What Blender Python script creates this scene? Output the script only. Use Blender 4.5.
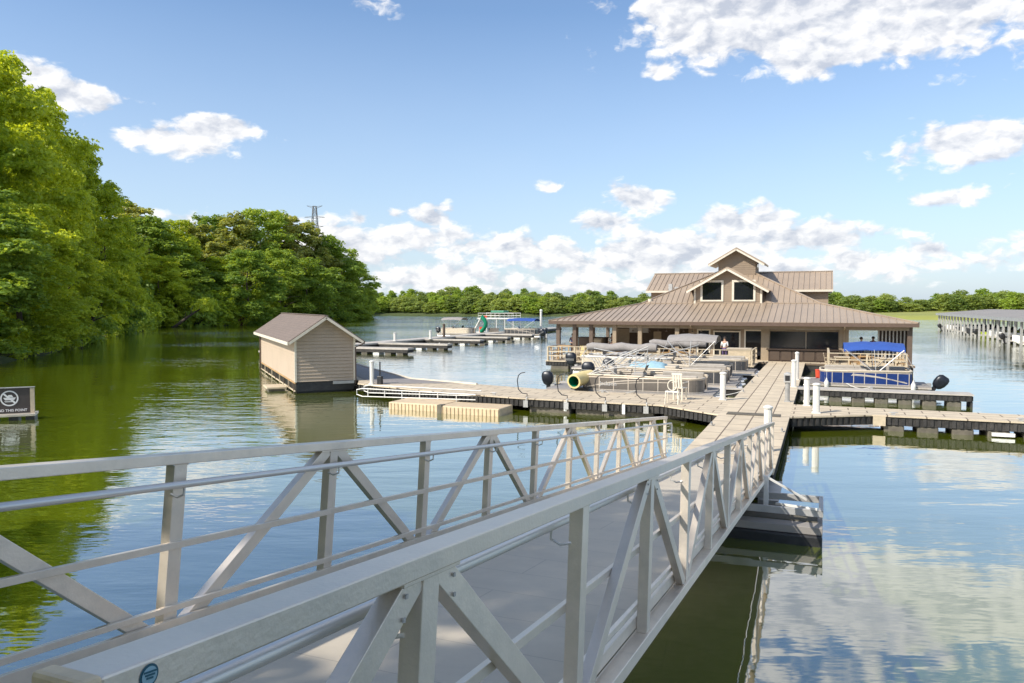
import bpy, bmesh, math, random
import numpy as np
from mathutils import Vector, Matrix, noise
R = math.radians; PI = math.pi
for _o in list(bpy.data.objects): bpy.data.objects.remove(_o)
S = bpy.context.scene; COL = S.collection
# ---------------------------------------------------------------- camera
CAMH = 4.37; FPX = 765.0; PIT = math.atan(35.5 / FPX); TH = R(22)
cd = bpy.data.cameras.new('camera'); cam = bpy.data.objects.new('camera', cd); COL.objects.link(cam)
cd.sensor_width = 36; cd.lens = FPX / 1024 * 36; cd.clip_end = 12000; cd.clip_start = .05
cam.location = (0, 0, CAMH); cam.rotation_euler = (PI / 2 - PIT, 0, 0); S.camera = cam
def ray(u, v):
    x = (u - 512) / FPX; z = -(v - 341.5) / FPX; c, s = math.cos(PIT), math.sin(PIT)
    return (x, c + z * s, -s + z * c)
def gp(u, v, z=0.0):                     # world point on the level plane z
    r = ray(u, v); t = (z - CAMH) / r[2]; return (r[0] * t, r[1] * t)
def w2l(p): return (p[0] * math.cos(TH) - p[1] * math.sin(TH), p[0] * math.sin(TH) + p[1] * math.cos(TH))
def gl(u, v, z=0.55): return w2l(gp(u, v, z))
# ---------------------------------------------------------------- sun, sky, exposure
SUN_EL = R(41); sv = Vector((-.86, -.51, 0)).normalized()
SUN = Vector((sv.x * math.cos(SUN_EL), sv.y * math.cos(SUN_EL), math.sin(SUN_EL)))
sd_ = bpy.data.lights.new('sun', 'SUN'); sd_.energy = 3.9; sd_.angle = R(.53); sd_.color = (1, .93, .82)
so = bpy.data.objects.new('sun', sd_); COL.objects.link(so); so.rotation_euler = SUN.to_track_quat('Z', 'Y').to_euler(); so.location = (-30, -10, 60)
S.view_settings.view_transform = 'Standard'; S.view_settings.look = 'None'
S.view_settings.exposure = 0.55; S.view_settings.gamma = 1
W = bpy.data.worlds.new('World'); S.world = W; W.use_nodes = True
def build_world():
    nt = W.node_tree; N = nt.nodes; K = nt.links; N.clear()
    def nd(t, **kw):
        n = N.new(t)
        for k, v in kw.items(): setattr(n, k, v)
        return n
    def m(op, a, b=None, c=None, clamp=False):
        n = nd('ShaderNodeMath', operation=op); n.use_clamp = clamp
        for i, x in enumerate((a, b, c)):
            if x is None: continue
            if isinstance(x, (int, float)): n.inputs[i].default_value = x
            else: K.new(x, n.inputs[i])
        return n.outputs[0]
    sky = nd('ShaderNodeTexSky', sky_type='NISHITA'); sky.sun_disc = False
    sky.sun_elevation = SUN_EL; sky.sun_rotation = math.atan2(SUN.x, SUN.y) % (2 * PI)
    sky.air_density = 1.0; sky.dust_density = 1.2; sky.ozone_density = 1.6; sky.altitude = 150
    tc = nd('ShaderNodeTexCoord'); sp = nd('ShaderNodeSeparateXYZ'); K.new(tc.outputs['Generated'], sp.inputs[0])
    az = m('ARCTAN2', sp.outputs[0], sp.outputs[1]); el = m('ARCSINE', sp.outputs[2])
    cb = nd('ShaderNodeCombineXYZ'); K.new(az, cb.inputs[0]); K.new(el, cb.inputs[1])
    P = cb.outputs[0]
    def noise_(vec, scale, det, rough=.55, color=False):
        n = nd('ShaderNodeTexNoise'); n.inputs['Scale'].default_value = scale; n.inputs['Detail'].default_value = det
        n.inputs['Roughness'].default_value = rough; K.new(vec, n.inputs['Vector']); return n.outputs['Color' if color else 'Fac']
    def vm(op, a, b):
        n = nd('ShaderNodeVectorMath', operation=op)
        for i, x in enumerate((a, b)):
            if x is None: continue
            if isinstance(x, tuple): n.inputs[i].default_value = x
            else: K.new(x, n.inputs[i])
        return n
    st = vm('MULTIPLY', P, (1, 1.7, 1)).outputs[0]
    def field(p):                       # billowy cloud detail
        q = vm('ADD', p, vm('MULTIPLY', vm('SUBTRACT', noise_(p, 30, 3, .5, True), (.5, .5, .5)).outputs[0], (.035, .035, 0)).outputs[0]).outputs[0]
        out_ = m('MULTIPLY', m('SUBTRACT', noise_(p, 11, 4, .5), .5), 1.5)
        for sc_, am in ((22, .62), (55, .22)):
            v = nd('ShaderNodeTexVoronoi', feature='F1', voronoi_dimensions='2D'); v.inputs['Scale'].default_value = sc_; K.new(q, v.inputs['Vector'])
            out_ = m('ADD', out_, m('MULTIPLY', m('SUBTRACT', .42, v.outputs['Distance']), am))
        return m('ADD', out_, m('MULTIPLY', m('SUBTRACT', noise_(q, 48, 4, .6), .5), 1.0))
    fb = field(st); st2 = vm('ADD', st, (-.008, .016, 0)).outputs[0]; fb2 = field(st2)
    big = noise_(st, 6, 3)
    wob = vm('MULTIPLY', vm('SUBTRACT', noise_(st, 9, 4, .5, True), (.5, .5, .5)).outputs[0], (.07, .045, 0)).outputs[0]
    PW = vm('ADD', P, wob).outputs[0]
    # clouds given by direction: azimuth, elevation, half width, half height (px at the photo's scale), weight
    blobs = [(800, 8, 175, 48, 1.5), (720, 0, 90, 44, 1.3), (930, 0, 130, 40, 1.3), (820, 55, 60, 22, 1.1), (1080, -20, 150, 60, .9), (900, -90, 330, 60, .75),
             (700, -330, 420, 60, .6), (1000, -230, 260, 60, .85),
             (965, 143, 68, 22, 1.2), (944, 191, 36, 9, .75), (927, 254, 22, 8, .7), (660, 72, 22, 8, .5), (642, 38, 24, 7, .4), (385, 1, 34, 9, .5),
             (547, 184, 18, 7, .5), (70, 88, 60, 15, 1.0), (35, 68, 30, 12, .7), (110, 104, 26, 10, .7), (150, 133, 36, 13, .85), (220, 132, 46, 16, 1.2), (185, 143, 60, 11, .7),
             (643, 196, 32, 17, 1), (600, 224, 42, 15, .8), (430, 217, 30, 13, .85), (395, 216, 14, 9, .6), (362, 219, 13, 10, .7), (420, 240, 90, 20, .85), (500, 250, 130, 22, .85), (350, 250, 70, 24, .8),
             (290, 222, 55, 9, .55), (180, 215, 60, 7, .5), (740, 226, 55, 20, 1), (700, 245, 120, 24, .95), (800, 242, 90, 20, .9), (860, 262, 70, 16, .75), (620, 262, 130, 26, .85), (760, 272, 150, 18, .8),
             (440, 276, 120, 14, .75), (985, 262, 80, 12, .42), (1010, 240, 40, 8, .4), (1150, 250, 120, 22, .8), (-120, 200, 120, 30, .8), (560, 285, 260, 9, .6)]
    dens = None
    for (u, v, w, h, wt) in blobs:
        if v > -60:
            r = ray(u, v); a = math.atan2(r[0], r[1]); e = math.atan2(r[2], math.hypot(r[0], r[1]))
        else: a = math.atan((u - 512) / FPX); e = math.atan((306 - v) / FPX)
        sc = (FPX / w * (1 if v > -60 else 1), FPX / h, 0)
        d = vm('MULTIPLY', vm('SUBTRACT', PW, (a, e, 0)).outputs[0], sc).outputs[0]
        ln = vm('LENGTH', d, None).outputs['Value']
        k = m('MULTIPLY_ADD', ln, -wt, wt * 1.12)
        dens = k if dens is None else m('SMOOTH_MAX', dens, k, .12)
    # other parts of the sky, high up and behind, carry scattered cloud too
    back = m('MULTIPLY', m('SUBTRACT', big, .52), 6.0)
    gate = m('MULTIPLY', m('SUBTRACT', m('ABSOLUTE', az), .95), 4.0, clamp=True)
    back = m('SUBTRACT', m('MULTIPLY', back, gate), m('MULTIPLY', m('SUBTRACT', 1.0, gate), 3.0))
    dens = m('MAXIMUM', dens, back)
    d1 = m('ADD', dens, fb)
    alpha = nd('ShaderNodeMapRange', interpolation_type='SMOOTHSTEP'); alpha.inputs['From Min'].default_value = .10; alpha.inputs['From Max'].default_value = .55
    K.new(d1, alpha.inputs['Value'])
    lit = m('ADD', m('MULTIPLY', m('SUBTRACT', fb, fb2), 1.5), .66, clamp=True)
    thick = nd('ShaderNodeMapRange'); thick.inputs['From Min'].default_value = .5; thick.inputs['From Max'].default_value = 1.9; K.new(d1, thick.inputs['Value'])
    lit = m('SUBTRACT', lit, m('MULTIPLY', thick.outputs[0], .36), clamp=True)
    cc = nd('ShaderNodeMix', data_type='RGBA'); K.new(lit, cc.inputs[0]); cc.inputs[6].default_value = (3.5, 3.75, 4.3, 1); cc.inputs[7].default_value = (6.7, 6.6, 6.5, 1)
    # thin high veil towards the horizon
    veil = nd('ShaderNodeMapRange'); veil.inputs['From Min'].default_value = .36; veil.inputs['From Max'].default_value = 0.0
    veil.inputs['To Min'].default_value = 0; veil.inputs['To Max'].default_value = .62; K.new(el, veil.inputs['Value'])
    vf = m('MULTIPLY', veil.outputs[0], m('ADD', .75, m('MULTIPLY', big, .5)), clamp=True)
    tint = nd('ShaderNodeMix', data_type='RGBA', blend_type='MULTIPLY'); tint.inputs[0].default_value = 1; K.new(sky.outputs[0], tint.inputs[6]); tint.inputs[7].default_value = (.95, 1.04, 1.12, 1)
    v1 = nd('ShaderNodeMix', data_type='RGBA'); K.new(vf, v1.inputs[0]); K.new(tint.outputs[2], v1.inputs[6]); v1.inputs[7].default_value = (3.9, 4.6, 5.6, 1)
    mx = nd('ShaderNodeMix', data_type='RGBA'); K.new(m('MULTIPLY', alpha.outputs[0], .93), mx.inputs[0]); K.new(v1.outputs[2], mx.inputs[6]); K.new(cc.outputs[2], mx.inputs[7])
    bg = nd('ShaderNodeBackground'); bg.inputs[1].default_value = .118; K.new(mx.outputs[2], bg.inputs[0])
    out = nd('ShaderNodeOutputWorld'); K.new(bg.outputs[0], out.inputs[0])
build_world()

# ---------------------------------------------------------------- materials
def mat(name, col, rough=.6, metal=0.0, var=.12, nscale=6.0, bump=0.0, bscale=30.0, spec=.5, dirt=None, coord='Object', streak=None, trans=0.0):
    m = bpy.data.materials.new(name); m.use_nodes = True; nt = m.node_tree; N = nt.nodes; K = nt.links
    b = N['Principled BSDF']; b.inputs['Roughness'].default_value = rough; b.inputs['Metallic'].default_value = metal
    b.inputs['Specular IOR Level'].default_value = spec
    tc = N.new('ShaderNodeTexCoord'); mp = N.new('ShaderNodeMapping'); K.new(tc.outputs[coord], mp.inputs[0])
    if streak: mp.inputs['Scale'].default_value = streak
    n = N.new('ShaderNodeTexNoise'); n.inputs['Scale'].default_value = nscale; n.inputs['Detail'].default_value = 6; n.inputs['Roughness'].default_value = .62
    K.new(mp.outputs[0], n.inputs['Vector'])
    mr = N.new('ShaderNodeMapRange'); mr.inputs['From Min'].default_value = .3; mr.inputs['From Max'].default_value = .7
    mr.inputs['To Min'].default_value = 1 - var; mr.inputs['To Max'].default_value = 1 + var; K.new(n.outputs['Fac'], mr.inputs['Value'])
    oi = N.new('ShaderNodeObjectInfo'); r2 = N.new('ShaderNodeMapRange'); r2.inputs['To Min'].default_value = .93; r2.inputs['To Max'].default_value = 1.07; K.new(oi.outputs['Random'], r2.inputs['Value'])
    mu = N.new('ShaderNodeMath'); mu.operation = 'MULTIPLY'; K.new(mr.outputs[0], mu.inputs[0]); K.new(r2.outputs[0], mu.inputs[1])
    vs = N.new('ShaderNodeVectorMath'); vs.operation = 'SCALE'; vs.inputs[0].default_value = col; K.new(mu.outputs[0], vs.inputs['Scale'])
    cur = vs.outputs[0]
    if dirt:
        n2 = N.new('ShaderNodeTexNoise'); n2.inputs['Scale'].default_value = nscale * .35; n2.inputs['Detail'].default_value = 8; n2.inputs['Roughness'].default_value = .7
        K.new(tc.outputs[coord], n2.inputs['Vector'])
        r3 = N.new('ShaderNodeMapRange'); r3.inputs['From Min'].default_value = .5; r3.inputs['From Max'].default_value = .72; r3.inputs['To Max'].default_value = .7; K.new(n2.outputs['Fac'], r3.inputs['Value'])
        mx = N.new('ShaderNodeMix'); mx.data_type = 'RGBA'; K.new(r3.outputs[0], mx.inputs[0]); K.new(cur, mx.inputs[6]); mx.inputs[7].default_value = (*dirt, 1); cur = mx.outputs[2]
    K.new(cur, b.inputs['Base Color'])
    rr = N.new('ShaderNodeMapRange'); rr.inputs['To Min'].default_value = max(0.02, rough - .1); rr.inputs['To Max'].default_value = min(1, rough + .1); K.new(n.outputs['Fac'], rr.inputs['Value']); K.new(rr.outputs[0], b.inputs['Roughness'])
    if bump:
        n3 = N.new('ShaderNodeTexNoise'); n3.inputs['Scale'].default_value = bscale; n3.inputs['Detail'].default_value = 4; K.new(mp.outputs[0], n3.inputs['Vector'])
        bp = N.new('ShaderNodeBump'); bp.inputs['Strength'].default_value = bump; bp.inputs['Distance'].default_value = .02; K.new(n3.outputs['Fac'], bp.inputs['Height']); K.new(bp.outputs[0], b.inputs['Normal'])
    if trans: b.inputs['Transmission Weight'].default_value = trans
    return m
M = {}
M['alu'] = mat('brushed_aluminium', (.78, .69, .585), .36, .5, .07, 5, .08, 70, dirt=(.58, .53, .47))
M['alu_tube'] = mat('bare_aluminium_tube', (.70, .69, .67), .38, .55, .04, 3)
M['alu_deck'] = mat('aluminium_deck', (.48, .43, .355), .6, .05, .14, 3, .2, 40, dirt=(.37, .33, .27))
M['cap'] = mat('cream_cap', (.62, .50, .33), .6, 0, .15, 20)
M['white'] = mat('white_vinyl', (.74, .72, .67), .45, 0, .08, 5, dirt=(.5, .47, .42))
M['trim'] = mat('cream_trim', (.66, .60, .49), .55, 0, .08, 4)
M['rubber'] = mat('dock_rubber', (.028, .026, .024), .75, 0, .5, 5, .5, 14, dirt=(.09, .08, .07))
M['float'] = mat('float_concrete', (.12, .105, .08), .85, 0, .3, 3, .4, 18, dirt=(.07, .075, .05))
M['blackplastic'] = mat('black_plastic', (.018, .018, .02), .4, 0, .3, 6, dirt=(.05, .05, .05))
M['tan_plastic'] = mat('tan_plastic', (.60, .46, .29), .6, 0, .1, 6, dirt=(.42, .32, .2))
M['black_steel'] = mat('black_steel', (.015, .018, .025), .35, .2, .2, 9)
M['taupe_panel'] = mat('taupe_panel', (.17, .15, .13), .35, .2, .1, 4)
M['char_panel'] = mat('charcoal_panel', (.10, .10, .105), .3, .3, .1, 4)
M['seat'] = mat('stone_seat_vinyl', (.36, .325, .28), .55, 0, .12, 6)
M['cream'] = mat('cream_vinyl', (.55, .47, .36), .5, 0, .1, 6)
M['blue_panel'] = mat('blue_panel', (.014, .04, .17), .25, .1, .15, 3)
M['blue_canvas'] = mat('blue_canvas', (.025, .075, .30), .8, 0, .12, 5, .5, 12)
M['grey_canvas'] = mat('grey_canvas', (.27, .25, .235), .85, 0, .12, 5, .6, 10)
M['dark_canvas'] = mat('dark_canvas', (.03, .028, .03), .8, 0, .2, 5, .6, 10)
M['ltblue'] = mat('light_blue_towel', (.30, .47, .55), .9, 0, .12, 8, .5, 20)
M['wood'] = mat('stained_wood', (.40, .25, .11), .6, 0, .2, 5, .3, 20, dirt=(.28, .17, .09))
M['tanrail'] = mat('tan_painted_rail', (.52, .43, .30), .6, 0, .12, 6)
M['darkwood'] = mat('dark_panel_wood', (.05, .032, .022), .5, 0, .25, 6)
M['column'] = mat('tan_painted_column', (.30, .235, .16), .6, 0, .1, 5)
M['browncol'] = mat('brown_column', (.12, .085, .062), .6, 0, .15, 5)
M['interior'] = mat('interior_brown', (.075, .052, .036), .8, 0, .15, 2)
M['green'] = mat('green_plastic', (.0, .20, .10), .4, 0, .12, 5)
M['yellow'] = mat('yellow_plastic', (.74, .60, .28), .45, 0, .12, 5)
M['red'] = mat('red_plastic', (.62, .07, .03), .5, 0, .12, 5)
M['glass'] = mat('dark_glass', (.012, .014, .018), .08, 0, .3, 1, spec=.8)
M['skin'] = mat('skin', (.42, .25, .17), .6); M['hair'] = mat('hair', (.03, .02, .015), .7)
M['navy'] = mat('navy_cloth', (.02, .03, .07), .9); M['purple'] = mat('purple_cloth', (.09, .06, .14), .9); M['redc'] = mat('red_cloth', (.4, .06, .06), .9); M['whitec'] = mat('white_cloth', (.7, .7, .68), .9); M['khaki'] = mat('khaki_cloth', (.25, .2, .13), .9)
M['steel'] = mat('tower_steel', (.22, .23, .24), .6, .4); M['bark'] = mat('bark', (.085, .065, .048), .95, 0, .35, 6, .8, 14, streak=(1, 1, .25))
M['limegreen'] = mat('lime_canvas', (.45, .55, .05), .8)
M['sign'] = mat('sign_board', (.055, .045, .042), .5, 0, .15, 3); M['paint'] = mat('white_paint', (.75, .75, .74), .6, 0, .06, 8)
M['sticker'] = mat('teal_sticker', (.015, .09, .13), .35); M['stickerl'] = mat('pale_blue_sticker', (.25, .42, .5), .35)
M['slate'] = mat('grey_roof_membrane', (.26, .24, .22), .7, 0, .15, .4)
M['galv'] = mat('galvanised_post', (.42, .415, .40), .55, .35, .15, 3)
M['riprap'] = mat('clay', (.28, .13, .07), .95, 0, .35, .6, .9, 3)

def two_tone(name, tex, c1, c2, mc, scale, rough=.7, bump=.3, **kw):
    """block or board pattern: brick texture in object space"""
    m = mat(name, c1, rough, 0, .1, 2.5, dirt=kw.get('dirt')); nt = m.node_tree; N = nt.nodes; K = nt.links; b = N['Principled BSDF']
    tc = N.new('ShaderNodeTexCoord'); mp = N.new('ShaderNodeMapping'); K.new(tc.outputs['Object'], mp.inputs[0]); mp.inputs['Rotation'].default_value = kw.get('rot', (0, 0, 0))
    br = N.new('ShaderNodeTexBrick'); K.new(mp.outputs[0], br.inputs['Vector']); br.inputs['Scale'].default_value = scale
    br.inputs['Color1'].default_value = (*[x / max(c1) for x in c1], 1)
    br.inputs['Color1'].default_value = (1, 1, 1, 1); br.inputs['Color2'].default_value = (*[c2[i] / c1[i] for i in range(3)], 1); br.inputs['Mortar'].default_value = (*[mc[i] / c1[i] for i in range(3)], 1)
    br.inputs['Mortar Size'].default_value = kw.get('ms', .015); br.inputs['Brick Width'].default_value = kw.get('bw', .5); br.inputs['Row Height'].default_value = kw.get('rh', .25); br.offset = kw.get('off', .5)
    src = b.inputs['Base Color'].links[0].from_socket
    mx = N.new('ShaderNodeMix'); mx.data_type = 'RGBA'; mx.blend_type = 'MULTIPLY'; mx.inputs[0].default_value = 1; K.new(src, mx.inputs[6]); K.new(br.outputs['Color'], mx.inputs[7]); K.new(mx.outputs[2], b.inputs['Base Color'])
    bp = N.new('ShaderNodeBump'); bp.inputs['Strength'].default_value = bump; bp.inputs['Distance'].default_value = .01; bp.invert = True; K.new(br.outputs['Fac'], bp.inputs['Height']); K.new(bp.outputs[0], b.inputs['Normal'])
    return m
M['paver'] = two_tone('dock_pavers', 'b', (.60, .50, .36), (.55, .455, .325), (.15, .11, .075), 1, ms=.022, bw=1.22, rh=.6, rot=(0, 0, PI / 2), dirt=(.50, .42, .305))
M['paver2'] = two_tone('dock_pavers_side', 'b', (.60, .50, .36), (.55, .455, .325), (.15, .11, .075), 1, ms=.022, bw=1.22, rh=.6, dirt=(.50, .42, .305))
M['gangdeck'] = two_tone('gangway_planks', 'b', (.58, .505, .395), (.56, .49, .385), (.40, .35, .28), 1, ms=.004, bw=9, rh=.61, rot=(0, 0, .3858), rough=.55, dirt=(.47, .41, .33))
M['greydeck'] = two_tone('grey_deck_boards', 'b', (.27, .245, .225), (.24, .215, .20), (.10, .09, .08), 1, ms=.008, bw=4, rh=.15)
M['farDeck'] = mat('pale_dock_boards', (.46, .42, .37), .7, 0, .15, 2)
M['metalroof'] = mat('bronze_metal_roof', (.385, .30, .22), .42, .12, .09, .5, dirt=(.325, .25, .185))
M['soffit'] = mat('soffit', (.22, .17, .125), .7)
M['fascia'] = mat('bronze_fascia', (.12, .08, .058), .5)
M['wall'] = mat('taupe_siding', (.27, .205, .145), .7, 0, .07, 2)
M['hutwall'] = mat('tan_siding', (.42, .335, .25), .7, 0, .06, 2, dirt=(.37, .30, .22))
M['shingle'] = two_tone('asphalt_shingles', 'b', (.20, .155, .13), (.165, .13, .11), (.10, .085, .075), 1, ms=.01, bw=.3, rh=.14, rough=.9)

def leaf_mat(name, c1, c2, tr=.38):
    m = bpy.data.materials.new(name); m.use_nodes = True; nt = m.node_tree; N = nt.nodes; K = nt.links; N.clear()
    at = N.new('ShaderNodeAttribute'); at.attribute_name = 'tint'
    oi = N.new('ShaderNodeObjectInfo')
    ad = N.new('ShaderNodeMath'); ad.operation = 'MULTIPLY_ADD'; K.new(oi.outputs['Random'], ad.inputs[0]); ad.inputs[1].default_value = .5; ad.inputs[2].default_value = -.25
    a2 = N.new('ShaderNodeMath'); a2.operation = 'ADD'; a2.use_clamp = True; K.new(at.outputs['Fac'], a2.inputs[0]); K.new(ad.outputs[0], a2.inputs[1])
    mx = N.new('ShaderNodeMix'); mx.data_type = 'RGBA'; K.new(a2.outputs[0], mx.inputs[0]); mx.inputs[6].default_value = (*c1, 1); mx.inputs[7].default_value = (*c2, 1)
    d = N.new('ShaderNodeBsdfPrincipled'); d.inputs['Roughness'].default_value = .5; d.inputs['Specular IOR Level'].default_value = .3; K.new(mx.outputs[2], d.inputs['Base Color'])
    t = N.new('ShaderNodeBsdfTranslucent'); tm = N.new('ShaderNodeMix'); tm.data_type = 'RGBA'; tm.blend_type = 'MULTIPLY'; tm.inputs[0].default_value = 1; K.new(mx.outputs[2], tm.inputs[6]); tm.inputs[7].default_value = (1.9, 1.55, .5, 1); K.new(tm.outputs[2], t.inputs[0])
    ms = N.new('ShaderNodeMixShader'); ms.inputs[0].default_value = tr; K.new(d.outputs[0], ms.inputs[1]); K.new(t.outputs[0], ms.inputs[2])
    o = N.new('ShaderNodeOutputMaterial'); K.new(ms.outputs[0], o.inputs[0]); return m
M['leaf'] = leaf_mat('bright_leaves', (.22, .33, .025), (.54, .64, .09), .5)
M['leafd'] = leaf_mat('dark_leaves', (.15, .26, .045), (.38, .50, .10), .48)
M['leafo'] = leaf_mat('olive_leaves', (.22, .28, .07), (.48, .52, .19), .48)
M['leaff'] = leaf_mat('far_leaves', (.11, .19, .05), (.38, .46, .13), .42)

# ---------------------------------------------------------------- mesh helpers
class MB:
    def __init__(s): s.v = []; s.f = []
    def add(s, vs, fs):
        n = len(s.v); s.v += [tuple(v) for v in vs]; s.f += [tuple(i + n for i in f) for f in fs]; return s
    def box(s, x0, x1, y0, y1, z0, z1):
        return s.add([(x, y, z) for x in (x0, x1) for y in (y0, y1) for z in (z0, z1)], [(0, 1, 3, 2), (4, 6, 7, 5), (0, 4, 5, 1), (2, 3, 7, 6), (0, 2, 6, 4), (1, 5, 7, 3)])
    def bar(s, p, q, w, h, side=None):
        p, q = Vector(p), Vector(q); d = (q - p).normalized()
        if side is None: side = Vector((0, 0, 1)).cross(d) if abs(d.z) < .98 else Vector((1, 0, 0))
        side = Vector(side); side = (side - d * side.dot(d)).normalized(); up = d.cross(side)
        vs = [e + side * (a * w / 2) + up * (b * h / 2) for e in (p, q) for a, b in ((-1, -1), (1, -1), (1, 1), (-1, 1))]
        return s.add(vs, [(0, 1, 2, 3), (7, 6, 5, 4)] + [(i, i + 4, (i + 1) % 4 + 4, (i + 1) % 4) for i in range(4)])
    def tube(s, pts, r, n=8, r2=None):
        pts = [Vector(p) for p in pts]; k = len(pts); rs = r if isinstance(r, (list, tuple)) else [r + ((r2 if r2 is not None else r) - r) * i / (k - 1) for i in range(k)]
        vs = []; prev = None
        for i, p in enumerate(pts):
            d = (pts[min(i + 1, k - 1)] - pts[max(i - 1, 0)]).normalized()
            if prev is None: a = d.orthogonal().normalized()
            else: a = (prev - d * prev.dot(d)).normalized()
            prev = a; b = d.cross(a)
            vs += [p + (a * math.cos(2 * PI * j / n) + b * math.sin(2 * PI * j / n)) * rs[i] for j in range(n)]
        fs = [(i * n + j, i * n + (j + 1) % n, (i + 1) * n + (j + 1) % n, (i + 1) * n + j) for i in range(k - 1) for j in range(n)]
        fs += [tuple(range(n - 1, -1, -1)), tuple(range((k - 1) * n, k * n))]
        return s.add(vs, fs)
    def prism(s, poly, z0, z1):
        n = len(poly); return s.add([(x, y, z0) for x, y in poly] + [(x, y, z1) for x, y in poly], [tuple(range(n - 1, -1, -1)), tuple(range(n, 2 * n))] + [(i, (i + 1) % n, (i + 1) % n + n, i + n) for i in range(n)])
    def slab(s, pts, t):
        pts = [Vector(p) for p in pts]; nrm = (pts[1] - pts[0]).cross(pts[2] - pts[0]).normalized()
        if nrm.z < 0: nrm = -nrm
        n = len(pts); return s.add(pts + [p - nrm * t for p in pts], [tuple(range(n)), tuple(range(2 * n - 1, n - 1, -1))] + [(i, (i + 1) % n, (i + 1) % n + n, i + n) for i in range(n)])
    def lathe(s, prof, c=(0, 0), n=12):
        vs = []; k = len(prof)
        for r, z in prof: vs += [(c[0] + r * math.cos(2 * PI * j / n), c[1] + r * math.sin(2 * PI * j / n), z) for j in range(n)]
        fs = [(i * n + j, i * n + (j + 1) % n, (i + 1) * n + (j + 1) % n, (i + 1) * n + j) for i in range(k - 1) for j in range(n)] + [tuple(range(n - 1, -1, -1)), tuple(range((k - 1) * n, k * n))]
        return s.add(vs, fs)
    def ball(s, c, r, n=8, sc=(1, 1, 1)):
        prof = [(max(.001, math.sin(PI * i / n)) * r, -math.cos(PI * i / n) * r) for i in range(n + 1)]; m = MB().lathe(prof, (0, 0), n + 2)
        return s.add([(x * sc[0] + c[0], y * sc[1] + c[1], z * sc[2] + c[2]) for x, y, z in m.v], m.f)
    def xf(s, mtx): s.v = [tuple(mtx @ Vector(v)) for v in s.v]; return s
FR = {}                                                 # root name -> its origin in its own frame
def setp(o, label=None, cat=None, group=None, kind=None):
    for k, v in (('label', label), ('category', cat), ('group', group), ('kind', kind)):
        if v: o[k] = v
    return o
def Lw(a, b, z=0.0): return (a * math.cos(TH) + b * math.sin(TH), -a * math.sin(TH) + b * math.cos(TH), z)
def thing(name, label, cat, p, frame='dock', group=None, rz=None):
    """an Empty at the thing's base; frame 'dock' = marina grid (a,b,z), 'world' = x,y,z, 'own' = parts given about the base itself"""
    o = bpy.data.objects.new(name, None); COL.objects.link(o); o.empty_display_size = .2
    if frame == 'dock': o.location = Lw(*p); o.rotation_euler = (0, 0, -TH); FR[o.name] = p
    elif frame == 'world': o.location = p; FR[o.name] = p
    else: o.location = p; o.rotation_euler = (0, 0, rz or 0); FR[o.name] = (0, 0, 0)
    return setp(o, label, cat, group)
def part(mb, name, m, root, off=None, smooth=False, bevel=0, label=None):
    me = bpy.data.meshes.new(name); off = off if off is not None else FR.get(root.name, (0, 0, 0)) if root else (0, 0, 0)
    me.from_pydata([(v[0] - off[0], v[1] - off[1], v[2] - off[2]) for v in mb.v], [], mb.f)
    bm = bmesh.new(); bm.from_mesh(me); bmesh.ops.recalc_face_normals(bm, faces=bm.faces)
    if smooth:
        for f in bm.faces: f.smooth = True
        for e in bm.edges:
            if len(e.link_faces) == 2 and e.calc_face_angle(0) > .7: e.smooth = False
    bm.to_mesh(me); bm.free()
    me.materials.append(m); o = bpy.data.objects.new(name, me); COL.objects.link(o)
    if root: o.parent = root
    if label: o['label'] = label
    FR[o.name] = off
    if bevel:
        md = o.modifiers.new('bevel', 'BEVEL'); md.width = bevel; md.segments = 2; md.limit_method = 'ANGLE'; md.angle_limit = R(40)
    return o
def dup(root, loc=None, rz=None, label=None, scale=None, parent=None):
    c = root.copy(); COL.objects.link(c)
    if parent is not None: c.parent = parent
    if loc is not None: c.location = loc
    if rz is not None: c.rotation_euler = (c.rotation_euler[0], c.rotation_euler[1], rz)
    if label: c['label'] = label
    if scale: c.scale = scale
    for ch in list(root.children): dup(ch, parent=c)
    return c
def text_mb(txt, size, mirror=False):
    cu = bpy.data.curves.new('t', 'FONT'); cu.body = txt; cu.size = size; cu.extrude = .002; cu.align_x = 'CENTER'; cu.align_y = 'CENTER'; cu.offset = size * .012; cu.resolution_u = 3
    o = bpy.data.objects.new('t', cu); COL.objects.link(o); dg = bpy.context.evaluated_depsgraph_get(); me = bpy.data.meshes.new_from_object(o.evaluated_get(dg))
    m = MB(); m.add([v.co[:] for v in me.vertices], [tuple(p.vertices) for p in me.polygons]); bpy.data.objects.remove(o); bpy.data.curves.remove(cu); bpy.data.meshes.remove(me); return m
def struct(mb, name, m, smooth=False):
    o = part(mb, name, m, None, (0, 0, 0), smooth); o['kind'] = 'structure'; return o

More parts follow.
